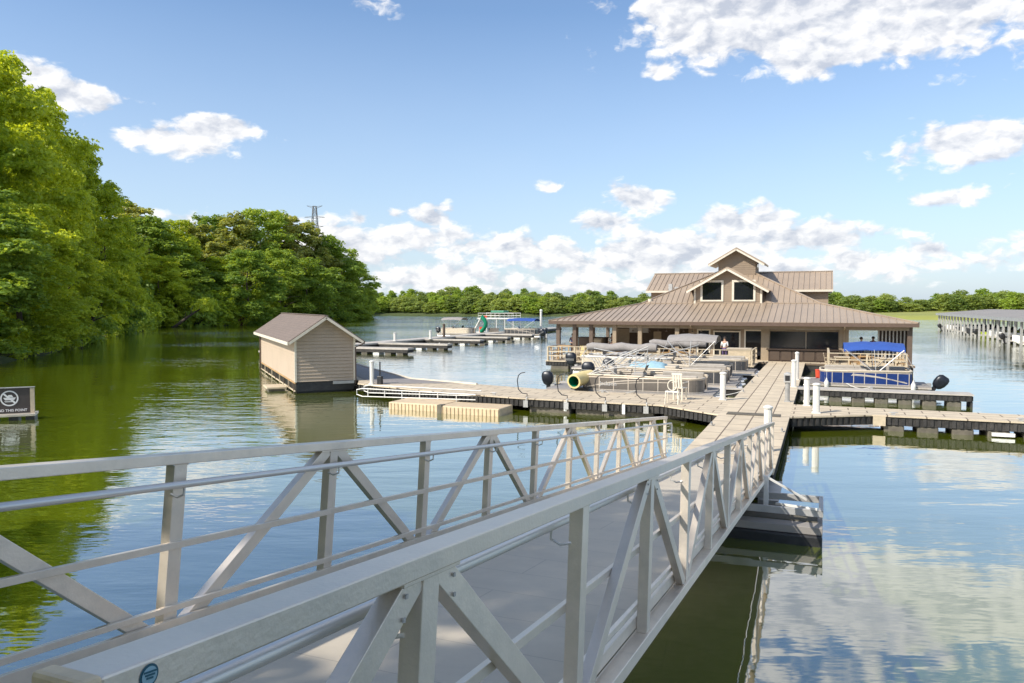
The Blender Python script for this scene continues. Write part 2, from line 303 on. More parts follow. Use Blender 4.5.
# ================================================================ GROUND, WATER
LAKE = [(-40, 60), (-45, 76), (-58, 112), (-66, 140), (-78, 160), (-64, 168), (-58, 209), (-50, 256), (-62, 300), (-110, 345), (-60, 372), (0, 352), (56, 338), (95, 320), (112, 262), (150, 226), (215, 190), (330, 120), (330, 10),
        (160, -14), (60, -6), (14, -1.2), (4, -.6), (-3, -.3), (-6.5, 1.2), (-10.5, 5.5), (-14, 12), (-27, 25), (-37, 42)]
def sdist(px, py, poly):
    d = np.full(px.shape, 1e9); inside = np.zeros(px.shape, bool); n = len(poly)
    for i in range(n):
        x0, y0 = poly[i]; x1, y1 = poly[(i + 1) % n]; ex, ey = x1 - x0, y1 - y0
        t = np.clip(((px - x0) * ex + (py - y0) * ey) / (ex * ex + ey * ey), 0, 1)
        d = np.minimum(d, np.hypot(px - x0 - t * ex, py - y0 - t * ey))
        c = ((y0 > py) != (y1 > py)) & (px < (x1 - x0) * (py - y0) / (y1 - y0 + 1e-12) + x0); inside ^= c
    return np.where(inside, -d, d)
def ground_h(x, y):
    x = np.asarray(x, float); y = np.asarray(y, float); d = sdist(x, y, LAKE)
    near = np.exp(-((x / 26) ** 2 + (y / 22) ** 2))
    far = np.clip((y - 260) / 200, 0, 1)
    hill = np.minimum(np.maximum(d - 4, 0) * .045, np.where(y > 320, 2.5, 9)) * (1 + .35 * np.sin(x * .013 + 1) * np.cos(y * .011)) + far * np.minimum(np.maximum(d - 150, 0) * .02, 4) * (x < 60)
    hill = np.where(x > 70, hill * .35, hill)
    land = .25 + 1.0 * (1 - np.exp(-np.maximum(d, 0) / 1.6)) + hill + near * 1.5 * (1 - np.exp(-np.maximum(d, 0) / .8))
    return np.where(d > 0, land, np.maximum(-2.5, d * .45))
def gh(x, y): return float(ground_h(np.array([x]), np.array([y]))[0])
def make_ground():
    def axis(lo, hi, st, out):
        a = list(np.arange(lo, hi + .1, st)); s = st; v = hi
        while v < out: s *= 1.45; v += s; a.append(v)
        s = st; v = lo
        while v > -out: s *= 1.45; v -= s; a.insert(0, v)
        return np.array(a)
    xs = axis(-170, 340, 3.5, 5000); ys = axis(-30, 480, 3.5, 5500)
    X, Y = np.meshgrid(xs, ys); Z = ground_h(X.ravel(), Y.ravel()).reshape(X.shape)
    fall = np.hypot(X, Y - 150) > 1800; Z = np.where(fall & (Z > 6), 6, Z)
    nx, ny = len(xs), len(ys); me = bpy.data.meshes.new('ground')
    v = np.stack([X.ravel(), Y.ravel(), Z.ravel()], 1)
    f = [(j * nx + i, j * nx + i + 1, (j + 1) * nx + i + 1, (j + 1) * nx + i) for j in range(ny - 1) for i in range(nx - 1)]
    me.from_pydata(v.tolist(), [], f); me.polygons.foreach_set('use_smooth', [True] * len(f)); o = bpy.data.objects.new('ground', me); COL.objects.link(o); o['kind'] = 'structure'
    m = mat('bank_ground', (.06, .08, .025), .95, 0, .3, .8, .6, 3, coord='Object'); nt = m.node_tree; N = nt.nodes; K = nt.links; b = N['Principled BSDF']; src = b.inputs['Base Color'].links[0].from_socket
    g = N.new('ShaderNodeTexNoise'); g.inputs['Scale'].default_value = .035; g.inputs['Detail'].default_value = 7; tc = N.new('ShaderNodeTexCoord'); K.new(tc.outputs['Object'], g.inputs['Vector'])
    sx = N.new('ShaderNodeSeparateXYZ'); K.new(tc.outputs['Object'], sx.inputs[0])
    gr = N.new('ShaderNodeMapRange'); gr.inputs['From Min'].default_value = 60; gr.inputs['From Max'].default_value = 80; K.new(sx.outputs[0], gr.inputs['Value'])
    mg = N.new('ShaderNodeMix'); mg.data_type = 'RGBA'; K.new(g.outputs['Fac'], mg.inputs[0]); mg.inputs[6].default_value = (.17, .20, .04, 1); mg.inputs[7].default_value = (.34, .33, .08, 1)
    mx = N.new('ShaderNodeMix'); mx.data_type = 'RGBA'; K.new(gr.outputs[0], mx.inputs[0]); K.new(src, mx.inputs[6]); K.new(mg.outputs[2], mx.inputs[7]); K.new(mx.outputs[2], b.inputs['Base Color'])
    me.materials.append(m)
make_ground()
def make_water():
    m = bpy.data.materials.new('lake_water'); m.use_nodes = True; nt = m.node_tree; N = nt.nodes; K = nt.links; b = N['Principled BSDF']
    b.inputs['Specular IOR Level'].default_value = 0; b.inputs['Roughness'].default_value = 1
    geo = N.new('ShaderNodeNewGeometry')
    def nz(scale, det, sc=(1, 1, 1), rough=.5, rz=0):
        mp = N.new('ShaderNodeMapping'); mp.inputs['Scale'].default_value = sc; mp.inputs['Rotation'].default_value = (0, 0, rz); K.new(geo.outputs['Position'], mp.inputs[0])
        n = N.new('ShaderNodeTexNoise'); n.inputs['Scale'].default_value = scale; n.inputs['Detail'].default_value = det; n.inputs['Roughness'].default_value = rough; K.new(mp.outputs[0], n.inputs['Vector']); return n.outputs['Fac']
    def mt(op, a, c=None, clamp=False):
        n = N.new('ShaderNodeMath'); n.operation = op; n.use_clamp = clamp
        for i, x in enumerate((a, c)):
            if x is None: continue
            if isinstance(x, (int, float)): n.inputs[i].default_value = x
            else: K.new(x, n.inputs[i])
        return n.outputs[0]
    murk = nz(.12, 4, (.35, 1, 1)); mx = N.new('ShaderNodeMix'); mx.data_type = 'RGBA'; K.new(murk, mx.inputs[0]); mx.inputs[6].default_value = (.080, .105, .004, 1); mx.inputs[7].default_value = (.14, .168, .006, 1); K.new(mx.outputs[2], b.inputs['Base Color'])
    patch = N.new('ShaderNodeMapRange'); patch.inputs['From Min'].default_value = .40; patch.inputs['From Max'].default_value = .62; K.new(nz(.045, 3, (.5, 1, 1)), patch.inputs['Value'])
    sp = N.new('ShaderNodeSeparateXYZ'); K.new(geo.outputs['Position'], sp.inputs[0])
    rx = N.new('ShaderNodeMapRange'); rx.inputs['From Min'].default_value = 3; rx.inputs['From Max'].default_value = -14; rx.inputs['To Min'].default_value = .16; rx.inputs['To Max'].default_value = 1; K.new(sp.outputs[0], rx.inputs['Value'])
    ry = N.new('ShaderNodeMapRange'); ry.inputs['From Min'].default_value = 22; ry.inputs['From Max'].default_value = 60; ry.inputs['To Min'].default_value = 0; ry.inputs['To Max'].default_value = 1.0; ry.clamp = False; ry.inputs['From Min'].default_value = 22; K.new(sp.outputs[1], ry.inputs['Value'])
    amp = mt('MAXIMUM', rx.outputs[0], mt('MINIMUM', ry.outputs[0], 4.0))
    amp = mt('MULTIPLY', amp, mt('ADD', mt('MULTIPLY', patch.outputs[0], .75), .25))
    w1 = nz(1.5, 3, (.38, 1, 1), .55, .12); w2 = nz(.42, 2, (.5, 1, 1), .5, -.2); w3 = nz(6.0, 2, (.5, 1, 1), .5)
    h = mt('ADD', mt('MULTIPLY', w1, 1.0), mt('MULTIPLY', w3, .12)); h = mt('MULTIPLY', h, amp); h = mt('ADD', h, mt('MULTIPLY', w2, .34))
    bp = N.new('ShaderNodeBump'); bp.inputs['Strength'].default_value = 1; bp.inputs['Distance'].default_value = .062; K.new(h, bp.inputs['Height']); gl_ = N.new('ShaderNodeBsdfGlossy'); gl_.inputs['Roughness'].default_value = .03; gl_.inputs['Color'].default_value = (.97, .98, 1, 1); K.new(bp.outputs[0], gl_.inputs['Normal'])
    lw = N.new('ShaderNodeLayerWeight'); lw.inputs['Blend'].default_value = .5; K.new(bp.outputs[0], lw.inputs['Normal'])
    fac = mt('ADD', mt('MULTIPLY', mt('POWER', lw.outputs['Facing'], 1.9), .9), .09, True)
    mxs = N.new('ShaderNodeMixShader'); K.new(fac, mxs.inputs[0]); K.new(b.outputs[0], mxs.inputs[1]); K.new(gl_.outputs[0], mxs.inputs[2]); K.new(mxs.outputs[0], N['Material Output'].inputs[0])
    o = struct(MB().add([(-900, -300, 0), (900, -300, 0), (900, 900, 0), (-900, 900, 0)], [(0, 1, 2, 3)]), 'lake_water', m)
make_water()
# eroded red clay bank on the point
def clay():
    x0, y0 = gp(204, 325); x1, y1 = gp(246, 325); mb = MB(); n = 18
    for j in range(4):
        for i in range(n):
            t = i / (n - 1); mb.v.append((x0 + (x1 - x0) * t + random.uniform(-.3, .3), y0 + (y1 - y0) * t - 1 + j * 1.2 + random.uniform(-.3, .3), (-.3, 1.5, 2.6, 2.9)[j] * (.4 + .6 * math.sin(PI * t)) + random.uniform(-.1, .1)))
    for j in range(3):
        for i in range(n - 1): mb.f.append((j * n + i, j * n + i + 1, (j + 1) * n + i + 1, (j + 1) * n + i))
    struct(mb, 'clay_bank', M['riprap'])
random.seed(4); clay()
# ================================================================ GANGWAY
GX, GY, GZ, GT, GS = 6.16, 17.83, 1.65, .3858, .1192; BAY = 1.55; GW = 2.6; GH = 1.15
GD = Vector((math.sin(GT) * math.cos(GS), math.cos(GT) * math.cos(GS), -math.sin(GS))); GL = Vector((-math.cos(GT), math.sin(GT), 0)); GN = Vector((-math.sin(GT) * math.sin(GS), -math.cos(GT) * math.sin(GS), -math.cos(GS)))
def G(s, l, h): return Vector((GX, GY, GZ)) - GD * s + GL * l + GN * h
def gangway():
    t = thing('gangway', 'long sloping aluminium truss gangway with handrails leading down to the dock', 'gangway', tuple(G(0, GW / 2, GH)), 'world')
    LEN = 18.15; LL = LEN + .3
    part(MB().bar(G(-.1, GW / 2, 1.09), G(LL, GW / 2, 1.09), GW - .24, .05, GL), 'deck', M['gangdeck'], t, bevel=.004)
    fl = MB().bar(G(-.75, GW / 2, 1.12), G(-.1, GW / 2, 1.10), GW - .3, .014, GL)
    part(fl, 'hinged_flap', M['alu'], t)
    for side in (0, 1):
        li = .0485 if side == 0 else GW - .0485           # centre of the truss
        inn = (1 if side == 0 else -1); ln = LEN if side == 0 else LL
        part(MB().bar(G(0, li, .0308), G(ln, li, .0308), .097, .0616, GL), 'top_rail', M['alu'], t, bevel=.005)
        part(MB().bar(G(0, li, GH - .045), G(ln, li, GH - .045), .10, .08, GL), 'bottom_chord', M['alu'], t, bevel=.004)
        part(MB().bar(G(0.02, li + inn * .05, 1.0), G(ln, li + inn * .05, 1.0), .03, .075, GL), 'toe_plate', M['alu'], t, bevel=.002)
        part(MB().bar(G(-.02, li + inn * .045, .534), G(ln, li + inn * .045, .534), .028, .04, GL), 'mid_rail', M['alu'], t, bevel=.002)
        part(MB().bar(G(-.02, li + inn * .045, .90), G(ln, li + inn * .045, .90), .028, .035, GL), 'lower_rail', M['alu'], t, bevel=.002)
        nb = 12
        for k in range(nb):
            s = k * BAY + (.04 if k == 0 else 0)
            part(MB().bar(G(s, li, .062), G(s, li, GH - .085), .068, .098, GL), 'post', M['alu'], t, bevel=.003)
        for k in range(nb):                                # diagonals: top joints at the odd posts
            if k % 2 == 1:
                for q in (k - 1, k + 1):
                    e = .085 if q > k else -.085
                    ex = G(max(q * BAY - e, .09) if q > k else max(q * BAY - e, .1), li, GH - .085)
                    if q * BAY > ln + .6: continue
                    part(MB().bar(G(k * BAY + e * .75, li, .063), ex, .058, .088, GL), 'diagonal_brace', M['alu'], t, bevel=.003)
        for k in range(1, nb, 2):                          # plates under the top joints
            part(MB().bar(G(k * BAY - .17, li, .068), G(k * BAY + .17, li, .068), .082, .012, GL), 'joint_plate', M['alu'], t, bevel=.002)
            for q in (-.13, .13) if side == 0 and k > 8 else ():
                for hh_ in (.10, .16): part(MB().bar(G(k * BAY + q * (1 + hh_), li - .032, hh_), G(k * BAY + q * (1 + hh_), li - .037, hh_), .012, .012, GD), 'bolt', M['galv'], t)
        for k in range(0, nb, 2): part(MB().bar(G(max(k * BAY - .16, .1), li, GH - .089), G(k * BAY + .16, li, GH - .089), .075, .01, GL), 'joint_plate', M['alu'], t)
        for k in range(nb):
            for dz in ((-.054, .054) if k > 5 else ()): part(MB().tube([G(k * BAY + dz, li - .034, .066), G(k * BAY + dz, li + .034, .066)], .006, 6), 'weld_bead', M['alu_tube'], t)
        # round handrail on brackets with a return loop at the lower end
        lh = li + inn * .12
        # segments of rail stop at the shackles
        hp = [G(-.12, lh, .50), G(-.2, lh, .46), G(-.2, lh, .22), G(-.12, lh, .169), G(0, lh, .169)]
        hp += [G(s_, lh, .169) for s_ in (4, 9, ln)]
        hr = part(MB().tube(hp, .0215, 10), 'handrail', M['alu_tube'], t, smooth=True)
        lo = MB().tube([G(.0, lh, .50), G(-.12, lh, .50)], .0215, 8); lo.tube([G(-.2, lh, .34), G(.05, lh - inn * .04, .34)], .015, 8)
        part(lo, 'handrail_return', M['alu_tube'], t, smooth=True)
        for k in range(nb):
            s = k * BAY + .05; b = MB().tube([G(s, li + inn * .02, .235), G(s, li + inn * .07, .25), G(s, lh, .23), G(s, lh, .185)], .0075, 6)
            part(b, 'bracket', M['alu_tube'], hr, off=FR[hr.name])
    # cast end plug of the near rail and the maker's round sticker
    part(MB().bar(G(18.15, .0485, .031), G(18.19, .0485, .031), .108, .072, GL), 'end_plug', M['cap'], t, bevel=.008)
    s0 = 18.06; n = 24; rr = .019
    def disc(r, o, ax=1.0): return MB().add([G(s0 + r * ax * math.cos(2 * PI * i / n), o, .026 + r * math.sin(2 * PI * i / n)) for i in range(n)] + [G(s0, o, .026)], [(i, (i + 1) % n, n) for i in range(n)])
    st = part(disc(rr, -.0012), 'round_sticker', M['sticker'], t)
    part(disc(rr * .8, -.0022), 'sticker_face', M['stickerl'], st, off=FR[st.name])
    w = MB()
    for j in range(3): w.bar(G(s0 - .013 + .003 * j, -.003, .020 + .005 * j), G(s0 + .012 - .003 * j, -.003, .019 + .005 * j), .001, .003, GL)
    part(w, 'sticker_mark', M['sticker'], st, off=FR[st.name])
gangway()
# floating carrier under the lower end
def carrier():
    t = thing('gangway_float', 'white framed aluminium float carrying the lower end of the gangway', 'float', (-1.7, 15.6, 0))
    f = MB()
    for b in (15.1, 16.2): f.box(-3.6, .1, b - .035, b + .035, .47, .60)
    for a in (.06, -1.7, -3.55): f.box(a - .04, a + .04, 15.14, 16.16, .475, .595)
    part(f, 'frame', M['galv'], t, bevel=.006)
    part(MB().box(-3.5, -.0, 15.14, 16.16, .345, .359), 'plate', M['float'], t)
    part(MB().box(-3.5, .09, 14.75, 16.1, -.3, .2), 'float_box', M['blackplastic'], t, bevel=.04)
    part(MB().box(-3.5, .09, 14.8, 16.2, .202, .343), 'timber_sill', M['slate'], t, bevel=.01)
    part(MB().bar((-.95, 15.75, .36), (-.95, 15.75, 1.02), .09, .09), 'post', M['white'], t, bevel=.004)
    part(MB().bar((-.9, 15.75, .98), (-.2, 15.9, .58), .045, .045), 'brace', M['white'], t, bevel=.003)
    part(MB().bar((-.75, 15.5, .55), (.0, 15.05, .62), .04, .04), 'brace', M['white'], t)
    part(MB().box(-1.15, -.75, 16.4, 18.3, .3, .38), 'link_beam', M['galv'], t)
carrier()
# ================================================================ DOCKS
def inset(poly, d):
    n = len(poly); out = []; A = sum(poly[i][0] * poly[(i + 1) % n][1] - poly[(i + 1) % n][0] * poly[i][1] for i in range(n)); sg = 1 if A > 0 else -1
    for i in range(n):
        p0, p1, p2 = (Vector(poly[(i + k) % n]) for k in (-1, 0, 1)); e1 = (p1 - p0).normalized(); e2 = (p2 - p1).normalized()
        n1 = Vector((-e1.y, e1.x)) * sg; n2 = Vector((-e2.y, e2.x)) * sg; bi = (n1 + n2); bi = bi / max(.3, bi.dot(n1)); out.append(tuple(p1 + bi * d))
    return out
def dock(name, label, poly, floats=(), pav='paver', ztop=.55, fz=.20, edges=None, group=None, curb=None):
    cx = sum(p[0] for p in poly) / len(poly); cy = sum(p[1] for p in poly) / len(poly)
    t = thing(name, label, 'dock', (cx, cy, 0), group=group)
    part(MB().prism(poly, ztop - .05, ztop), 'deck', M[pav], t, off=(0, 0, 0) if False else None)
    # ribs of the rubber skirt along the listed edges
    rb = MB().prism(inset(poly, .06), fz, ztop - .052); n = len(poly); ip = inset(poly, .035)
    for i in (edges if edges is not None else range(n)):
        p, q = Vector(ip[i]), Vector(ip[(i + 1) % n]); L = (q - p).length; d = (q - p) / max(L, 1e-6); k = int(L / .22)
        for j in range(k):
            c = p + d * (j + .5) * L / k; e = .055
            a0 = c - d * e; a1 = c + d * e; nr = Vector((d.y, -d.x)) * .02
            rb.add([(a0.x - nr.x * s, a0.y - nr.y * s, z) for z in (fz + .02, ztop - .09) for s in (1,)] + [(a1.x - nr.x, a1.y - nr.y, z) for z in (fz + .02, ztop - .09)] + [(a0.x + nr.x, a0.y + nr.y, z) for z in (fz + .02, ztop - .09)] + [(a1.x + nr.x, a1.y + nr.y, z) for z in (fz + .02, ztop - .09)],
                   [(0, 2, 3, 1), (4, 5, 7, 6), (0, 1, 5, 4), (2, 6, 7, 3), (1, 3, 7, 5), (0, 4, 6, 2)])
    part(rb, 'skirt', M['rubber'], t)
    for (a0, a1, b0, b1) in floats: part(MB().box(a0, a1, b0, b1, -.3, fz - .002), 'float', M['float'], t, bevel=.05)
    if curb:
        for c in curb: part(MB().bar((*c[0], ztop + .035), (*c[1], ztop + .035), .12, .07), 'curb', M['trim'], t)
    return t
WL, WR = -3.3, -.95
dock('main_walkway', 'wide paver topped floating walkway running straight to the restaurant entrance', [(WL, 18.35), (WR, 18.35), (WR, 54.6), (WL, 54.6)], [(WL + .1, WR - .1, 19 + 3 * i, 20.8 + 3 * i) for i in range(12)], edges=(1, 3))
part_ = bpy.data.objects['main_walkway']
part(MB().box(-3.05, -1.25, 27.7, 28.3, .552, .572), 'hinge_plate', M['float'], part_)
part(MB().box(-2.9, -1.3, 20.2, 20.6, .552, .562), 'hinge_plate', M['alu_deck'], part_)
leftpoly = [(WL - .002, 27.6), (WL - .002, 32.9), (-7.2, 32.85), (-11.5, 33.0), (-15.3, 33.9), (-19.6, 35.2), (-24.5, 39.4), (-29.3, 44.0), (-30.3, 45.0), (-33.0, 44.8), (-21.95, 33.35), (-21.2, 32.1), (-19.6, 31.4), (-14.5, 30.0), (-11.6, 29.5), (-5.7, 29.4)]
dl = dock('side_dock', 'long pale paver dock curving left from the walkway to the tan boathouse', leftpoly, [(-19.2 + 2.0 * i, -18.0 + 2.0 * i, 32.0 - .12 * i if i < 4 else 29.65, 33) for i in range(7)], pav='paver2')
for q in (-5.6, -8.0, -10.3): part(MB().box(q, q + .9, 29.6, 31, -.3, .195), 'float', M['float'], dl, bevel=.05)
part(MB().prism([(-20.3, 32.4), (-19.4, 32.5), (-16.6, 34.0), (-19.7, 34.95), (-24.4, 39.0), (-29.2, 43.6), (-32.2, 44.3), (-22.0, 33.9)], .552, .562), 'grey_ramp', M['greydeck'], dl)
for p, q in (((-19.9, 35.1), (-24.6, 39.2)), ((-24.6, 39.2), (-29.4, 43.8)), ((-15.5, 33.8), (-19.9, 35.1))): part(MB().bar((*p, .585), (*q, .585), .12, .07), 'edge_curb', M['trim'], dl)
for q in (-9.6, -4.9, -7.2): part(MB().box(q, q + .12, 29.36, 29.40, .12, .5), 'bracket', M['white'], dl)
rp = [(WR + .002, 27.9), (1.72, 29.55), (30, 29.55), (30, 31.45), (WR + .002, 31.55)]
dr = dock('side_dock', 'pale paver dock running out of the right side of the photo with dark ribbed skirt', rp, [(2.1 + 1.05 * i, 2.75 + 1.05 * i, 29.62, 31.2) for i in range(24)], pav='paver2', edges=(0, 1, 3))
part(MB().box(1.75, 2.15, 29.50, 29.535, .18, .5), 'hinge_bracket', M['tanrail'], dr)
part(MB().box(5.35, 6.0, 29.45, 29.6, .04, .15), 'white_float_cap', M['white'], dr)
df = dock('finger_dock', 'narrow finger dock with open framing beside the blue pontoon boat', [(WR + .002, 37.75), (6.15, 37.75), (6.15, 38.95), (WR + .002, 38.95)], [(.4 + .95 * i, .95 + .95 * i, 37.85, 38.8) for i in range(6)], pav='farDeck', fz=.24)
part(MB().box(6.04, 6.12, 37.83, 38.9, -.2, .235), 'end_plate', M['rubber'], df)
dock('finger_dock', 'low pale finger dock between the two brown pontoon boats', [(-12.2, 36.45), (WL - .002, 36.45), (WL - .002, 37.0), (-12.2, 37.0)], [(-11 + 2 * i, -10 + 2 * i, 36.5, 36.95) for i in range(4)], pav='farDeck', edges=())
dock('finger_dock', 'low pale finger dock just in front of the left terrace', [(-11.2, 44.2), (WL - .002, 44.2), (WL - .002, 44.8), (-11.2, 44.8)], [(-10 + 2 * i, -9 + 2 * i, 44.25, 44.7) for i in range(4)], pav='farDeck', edges=())
# far docks to the left, behind the boathouse
t = thing('main_walkway', 'distant pale dock spine beyond the boathouse with short fingers', 'dock', (-43, 85, 0)); 
part(MB().box(-44.2, -42.2, 52, 128, .45, .6), 'deck', M['farDeck'], t); part(MB().box(-44.1, -42.3, 52, 128, .1, .448), 'skirt', M['rubber'], t)

far_lab = ['nearest distant finger dock, just right of the boathouse roof', 'second distant finger dock beyond the boathouse', 'third distant finger dock beyond the boathouse', 'fourth distant finger dock beyond the boathouse', 'farthest finger dock, below the blue canopied boat']
for i, (b, ae) in enumerate(((60.2, -34.1), (68.2, -34.2), (78.2, -35.2), (86.2, -35.2), (95.2, -35.4))):
    t = thing('finger_dock', far_lab[i], 'dock', (-38.6, b, 0), group='distant finger docks')
    part(MB().box(-42.19, ae, b - .6, b + .6, .45, .6), 'deck', M['farDeck'], t); part(MB().box(-42.1, ae - .05, b - .55, b + .55, .18, .448), 'skirt', M['rubber'], t)
    for q in range(6): part(MB().box(-41.5 + 1.25 * q, -40.9 + 1.25 * q, b - .5, b + .4, -.3, .178), 'float', M['float' if q != 3 else 'white'], t)
# ---------------------------------------------------------------- dock posts (white vinyl sleeves with caps)
def post(a, b, h, label, w=.2, m='white', dark=False, z=.55, group='white sleeved posts along the docks'):
    t = thing('dock_post', label, 'post', (a, b, z), group=group)
    s = MB(); n = 16
    s.lathe([(w * .5, z), (w * .5, z + h * .93)], (a, b), n)
    part(s, 'sleeve', M[m], t, smooth=True)
    part(MB().box(a - w * .68, a + w * .68, b - w * .68, b + w * .68, z, z + .035), 'base_plate', M[m], t, bevel=.006)
    fl = MB()
    for k in range(n): fl.bar((a + w * .5 * math.cos(2 * PI * k / n), b + w * .5 * math.sin(2 * PI * k / n), z + .04), (a + w * .5 * math.cos(2 * PI * k / n), b + w * .5 * math.sin(2 * PI * k / n), z + h * .92), .012, .012)
    part(fl, 'fluting', M[m], t)
    part(MB().lathe([(w * .62, z + h * .93), (w * .66, z + h * .945), (w * .66, z + h * .965), (w * .3, z + h)], (a, b), 16), 'cap', M[m], t, smooth=True)
    if dark: part(MB().box(a - .14, a + .14, b - .13, b + .13, z + h * .66, z + h * .96), 'meter_box', M['galv'], t, bevel=.01); part(MB().box(a - .09, a + .09, b - .137, b - .131, z + h * .72, z + h * .9), 'socket_panel', M['blackplastic'], t)
post(-1.25, 21.05, 1.22, 'fluted white post at the foot of the gangway', .19)
post(-.11, 29.0 + .25, 1.08, 'white post on the corner where the right dock leaves the walkway', .22)
post(-.46, 31.3, 1.10, 'white post behind the right corner post, beside the finger dock water', .2)
post(-1.2, 32.3, 1.18, 'grey utility post with dark meter box on the walkway edge', .17, 'galv', True)
post(-1.15, 38.3, 1.3, 'white post where the finger dock meets the walkway', .2)
post(-1.12, 42.2, 1.45, 'tall thin white post, last one before the restaurant entrance', .17)
post(-3.65, 31.9, 1.15, 'white post between the walkway and the bow of the brown pontoon boat', .22)
post(-20.35, 32.05, 1.16, 'white post on the dock beside the boathouse', .19)
t = thing('pump_stand', 'slim black pole with a box foot beside the post at the boathouse', 'pump', (-19.95, 32.15, .55)); part(MB().box(-20.07, -19.83, 32.05, 32.25, .55, .95), 'box', M['blackplastic'], t, bevel=.02); part(MB().tube([(-19.95, 32.15, .95), (-19.95, 32.15, 1.65)], .035), 'pole', M['blackplastic'], t)
for i, (u, v, h, lb) in enumerate(((395, 341, .9, 'short pale post on the distant dock behind the boathouse'), (444, 337, 1.6, 'thin brown post on the distant dock left of the canopied boat'), (430.5, 339, 1.0, 'pale post on the distant dock in front of the canopied boat'), (541, 333, 3.3, 'tall white post beside the blue canopied boat'))):
    a, b = gl(u, v, .6); post(a, b, h, lb, .3, 'white' if i != 1 else 'browncol', z=.6, group='posts on the distant docks')
cl0 = thing('dock_cleat', 'x', 'cleat', Lw(0, 0, .55), 'own', rz=-TH, group='mooring cleats along the docks')
part(MB().box(-.03, .03, -.06, .06, .0, .07), 'base', M['galv'], cl0); part(MB().tube([(0, -.15, .08), (0, -.07, .095), (0, .07, .095), (0, .15, .08)], [.012, .022, .022, .012], 8), 'horn', M['galv'], cl0, smooth=True)
for _i, (_a, _b, _l) in enumerate(((-1.05, 24.5, 'on the right walkway edge beyond the gangway foot'), (-3.2, 25.0, 'on the left walkway edge beyond the gangway foot'), (-3.15, 35.2, 'by the bow of the brown pontoon boat'), (-3.15, 39.8, 'by the bow of the grey pontoon boat'), (-3.15, 43.2, 'by the bow of the boat with the grey bimini'), (2.4, 29.7, 'on the near edge of the right dock past its corner'), (6.2, 29.7, 'on the near edge of the right dock near the frame edge'), (2.2, 38.8, 'on the finger dock beside the blue boat'), (-8.9, 32.7, 'on the far edge of the left dock beside the brown boat'), (-13.0, 30.1, 'on the left dock above the tan float'))):
    if _i == 0: cl0.location = Lw(_a, _b, .552); cl0['label'] = 'small metal cleat ' + _l
    else: dup(cl0, Lw(_a, _b, .552), -TH + (1.57 if _i > 4 else 0), 'small metal cleat ' + _l)
# black curved grab handles on the left dock's front edge
for i, a in enumerate((-11.25, -9.5, -7.9, -6.25)):
    lb = ['lone black curved handle left of the yellow tube', 'black curved handle in front of the yellow tube', 'black curved handle left of the script mark on the brown boat', 'black curved handle nearest the white ladder'][i]
    t = thing('grab_handle', lb, 'handle', (a, 29.6, .55), group='curved handles on the dock edge')
    part(MB().tube([(a - .02, 29.55, .55), (a - .03, 29.6, .72), (a - .25, 29.6, .74), (a - .42, 29.6, .9), (a - .47, 29.6, 1.25), (a - .42, 29.6, 1.48), (a - .3, 29.6, 1.58), (a - .12, 29.6, 1.62)], .02, 8), 'hook', M['black_steel'], t, smooth=True)
    part(MB().tube([(a, 29.52, .6), (a + .02, 29.35, .55), (a + .02, 29.33, .2)], .018, 6), 'stem', M['white'], t, smooth=True)
    part(MB().box(a - .09, a + .11, 29.30, 29.335, .2, .48), 'bracket', M['galv'], t)
# white swim ladder and chair
a, b = gl(672, 404); t = thing('swim_ladder', 'white hoop topped swim ladder on the dock edge', 'ladder', (a, b, .55))
for s in (-.25, .25):
    part(MB().tube([(a + s, b - .12, -.3), (a + s, b - .12, .6), (a + s, b, 1.0), (a + s * .9, b + .25, 1.05), (a + s * .9, b + .3, .55)], .022, 8), 'rail', M['trim'], t, smooth=True)
part(MB().tube([(a + .17 * math.cos(q * PI / 8), b, 1.28 + .2 * math.sin(q * PI / 8)) for q in range(17)], .022, 8), 'hoop', M['trim'], t, smooth=True)
for z in (-.1, .2, .5, 1.02): part(MB().box(a - .24, a + .24, b - .16, b - .08, z, z + .05), 'rung', M['white'], t)
def chair_parts(t, m, w=.5, h=.95, sh=.43):
    part(MB().box(-w / 2, w / 2, -.24, .24, sh - .03, sh), 'seat', m, t, bevel=.008)
    bk = MB()
    for i in range(4): bk.bar((-w / 2 + .06 + i * (w - .12) / 3, .24, sh), (-w / 2 + .06 + i * (w - .12) / 3, .34, h), .07, .02)
    bk.box(-w / 2, w / 2, .32, .35, h - .07, h); part(bk, 'backrest', m, t)
    for x in (-w / 2 + .04, w / 2 - .04):
        for y in (-.2, .22): part(MB().box(x - .025, x + .025, y - .025, y + .025, 0, sh - .031), 'leg', m, t)
    for x in (-w / 2, w / 2): part(MB().box(x - .03, x + .03, -.25, .26, sh + .2, sh + .23), 'armrest', m, t)
a, b = gl(680, 399.5); t = thing('chair', 'white slatted chair on the dock beside the ladder', 'chair', Lw(a, b, .55), 'own', rz=-TH + 2.9); chair_parts(t, M['trim'], .45, 1.1, .5)
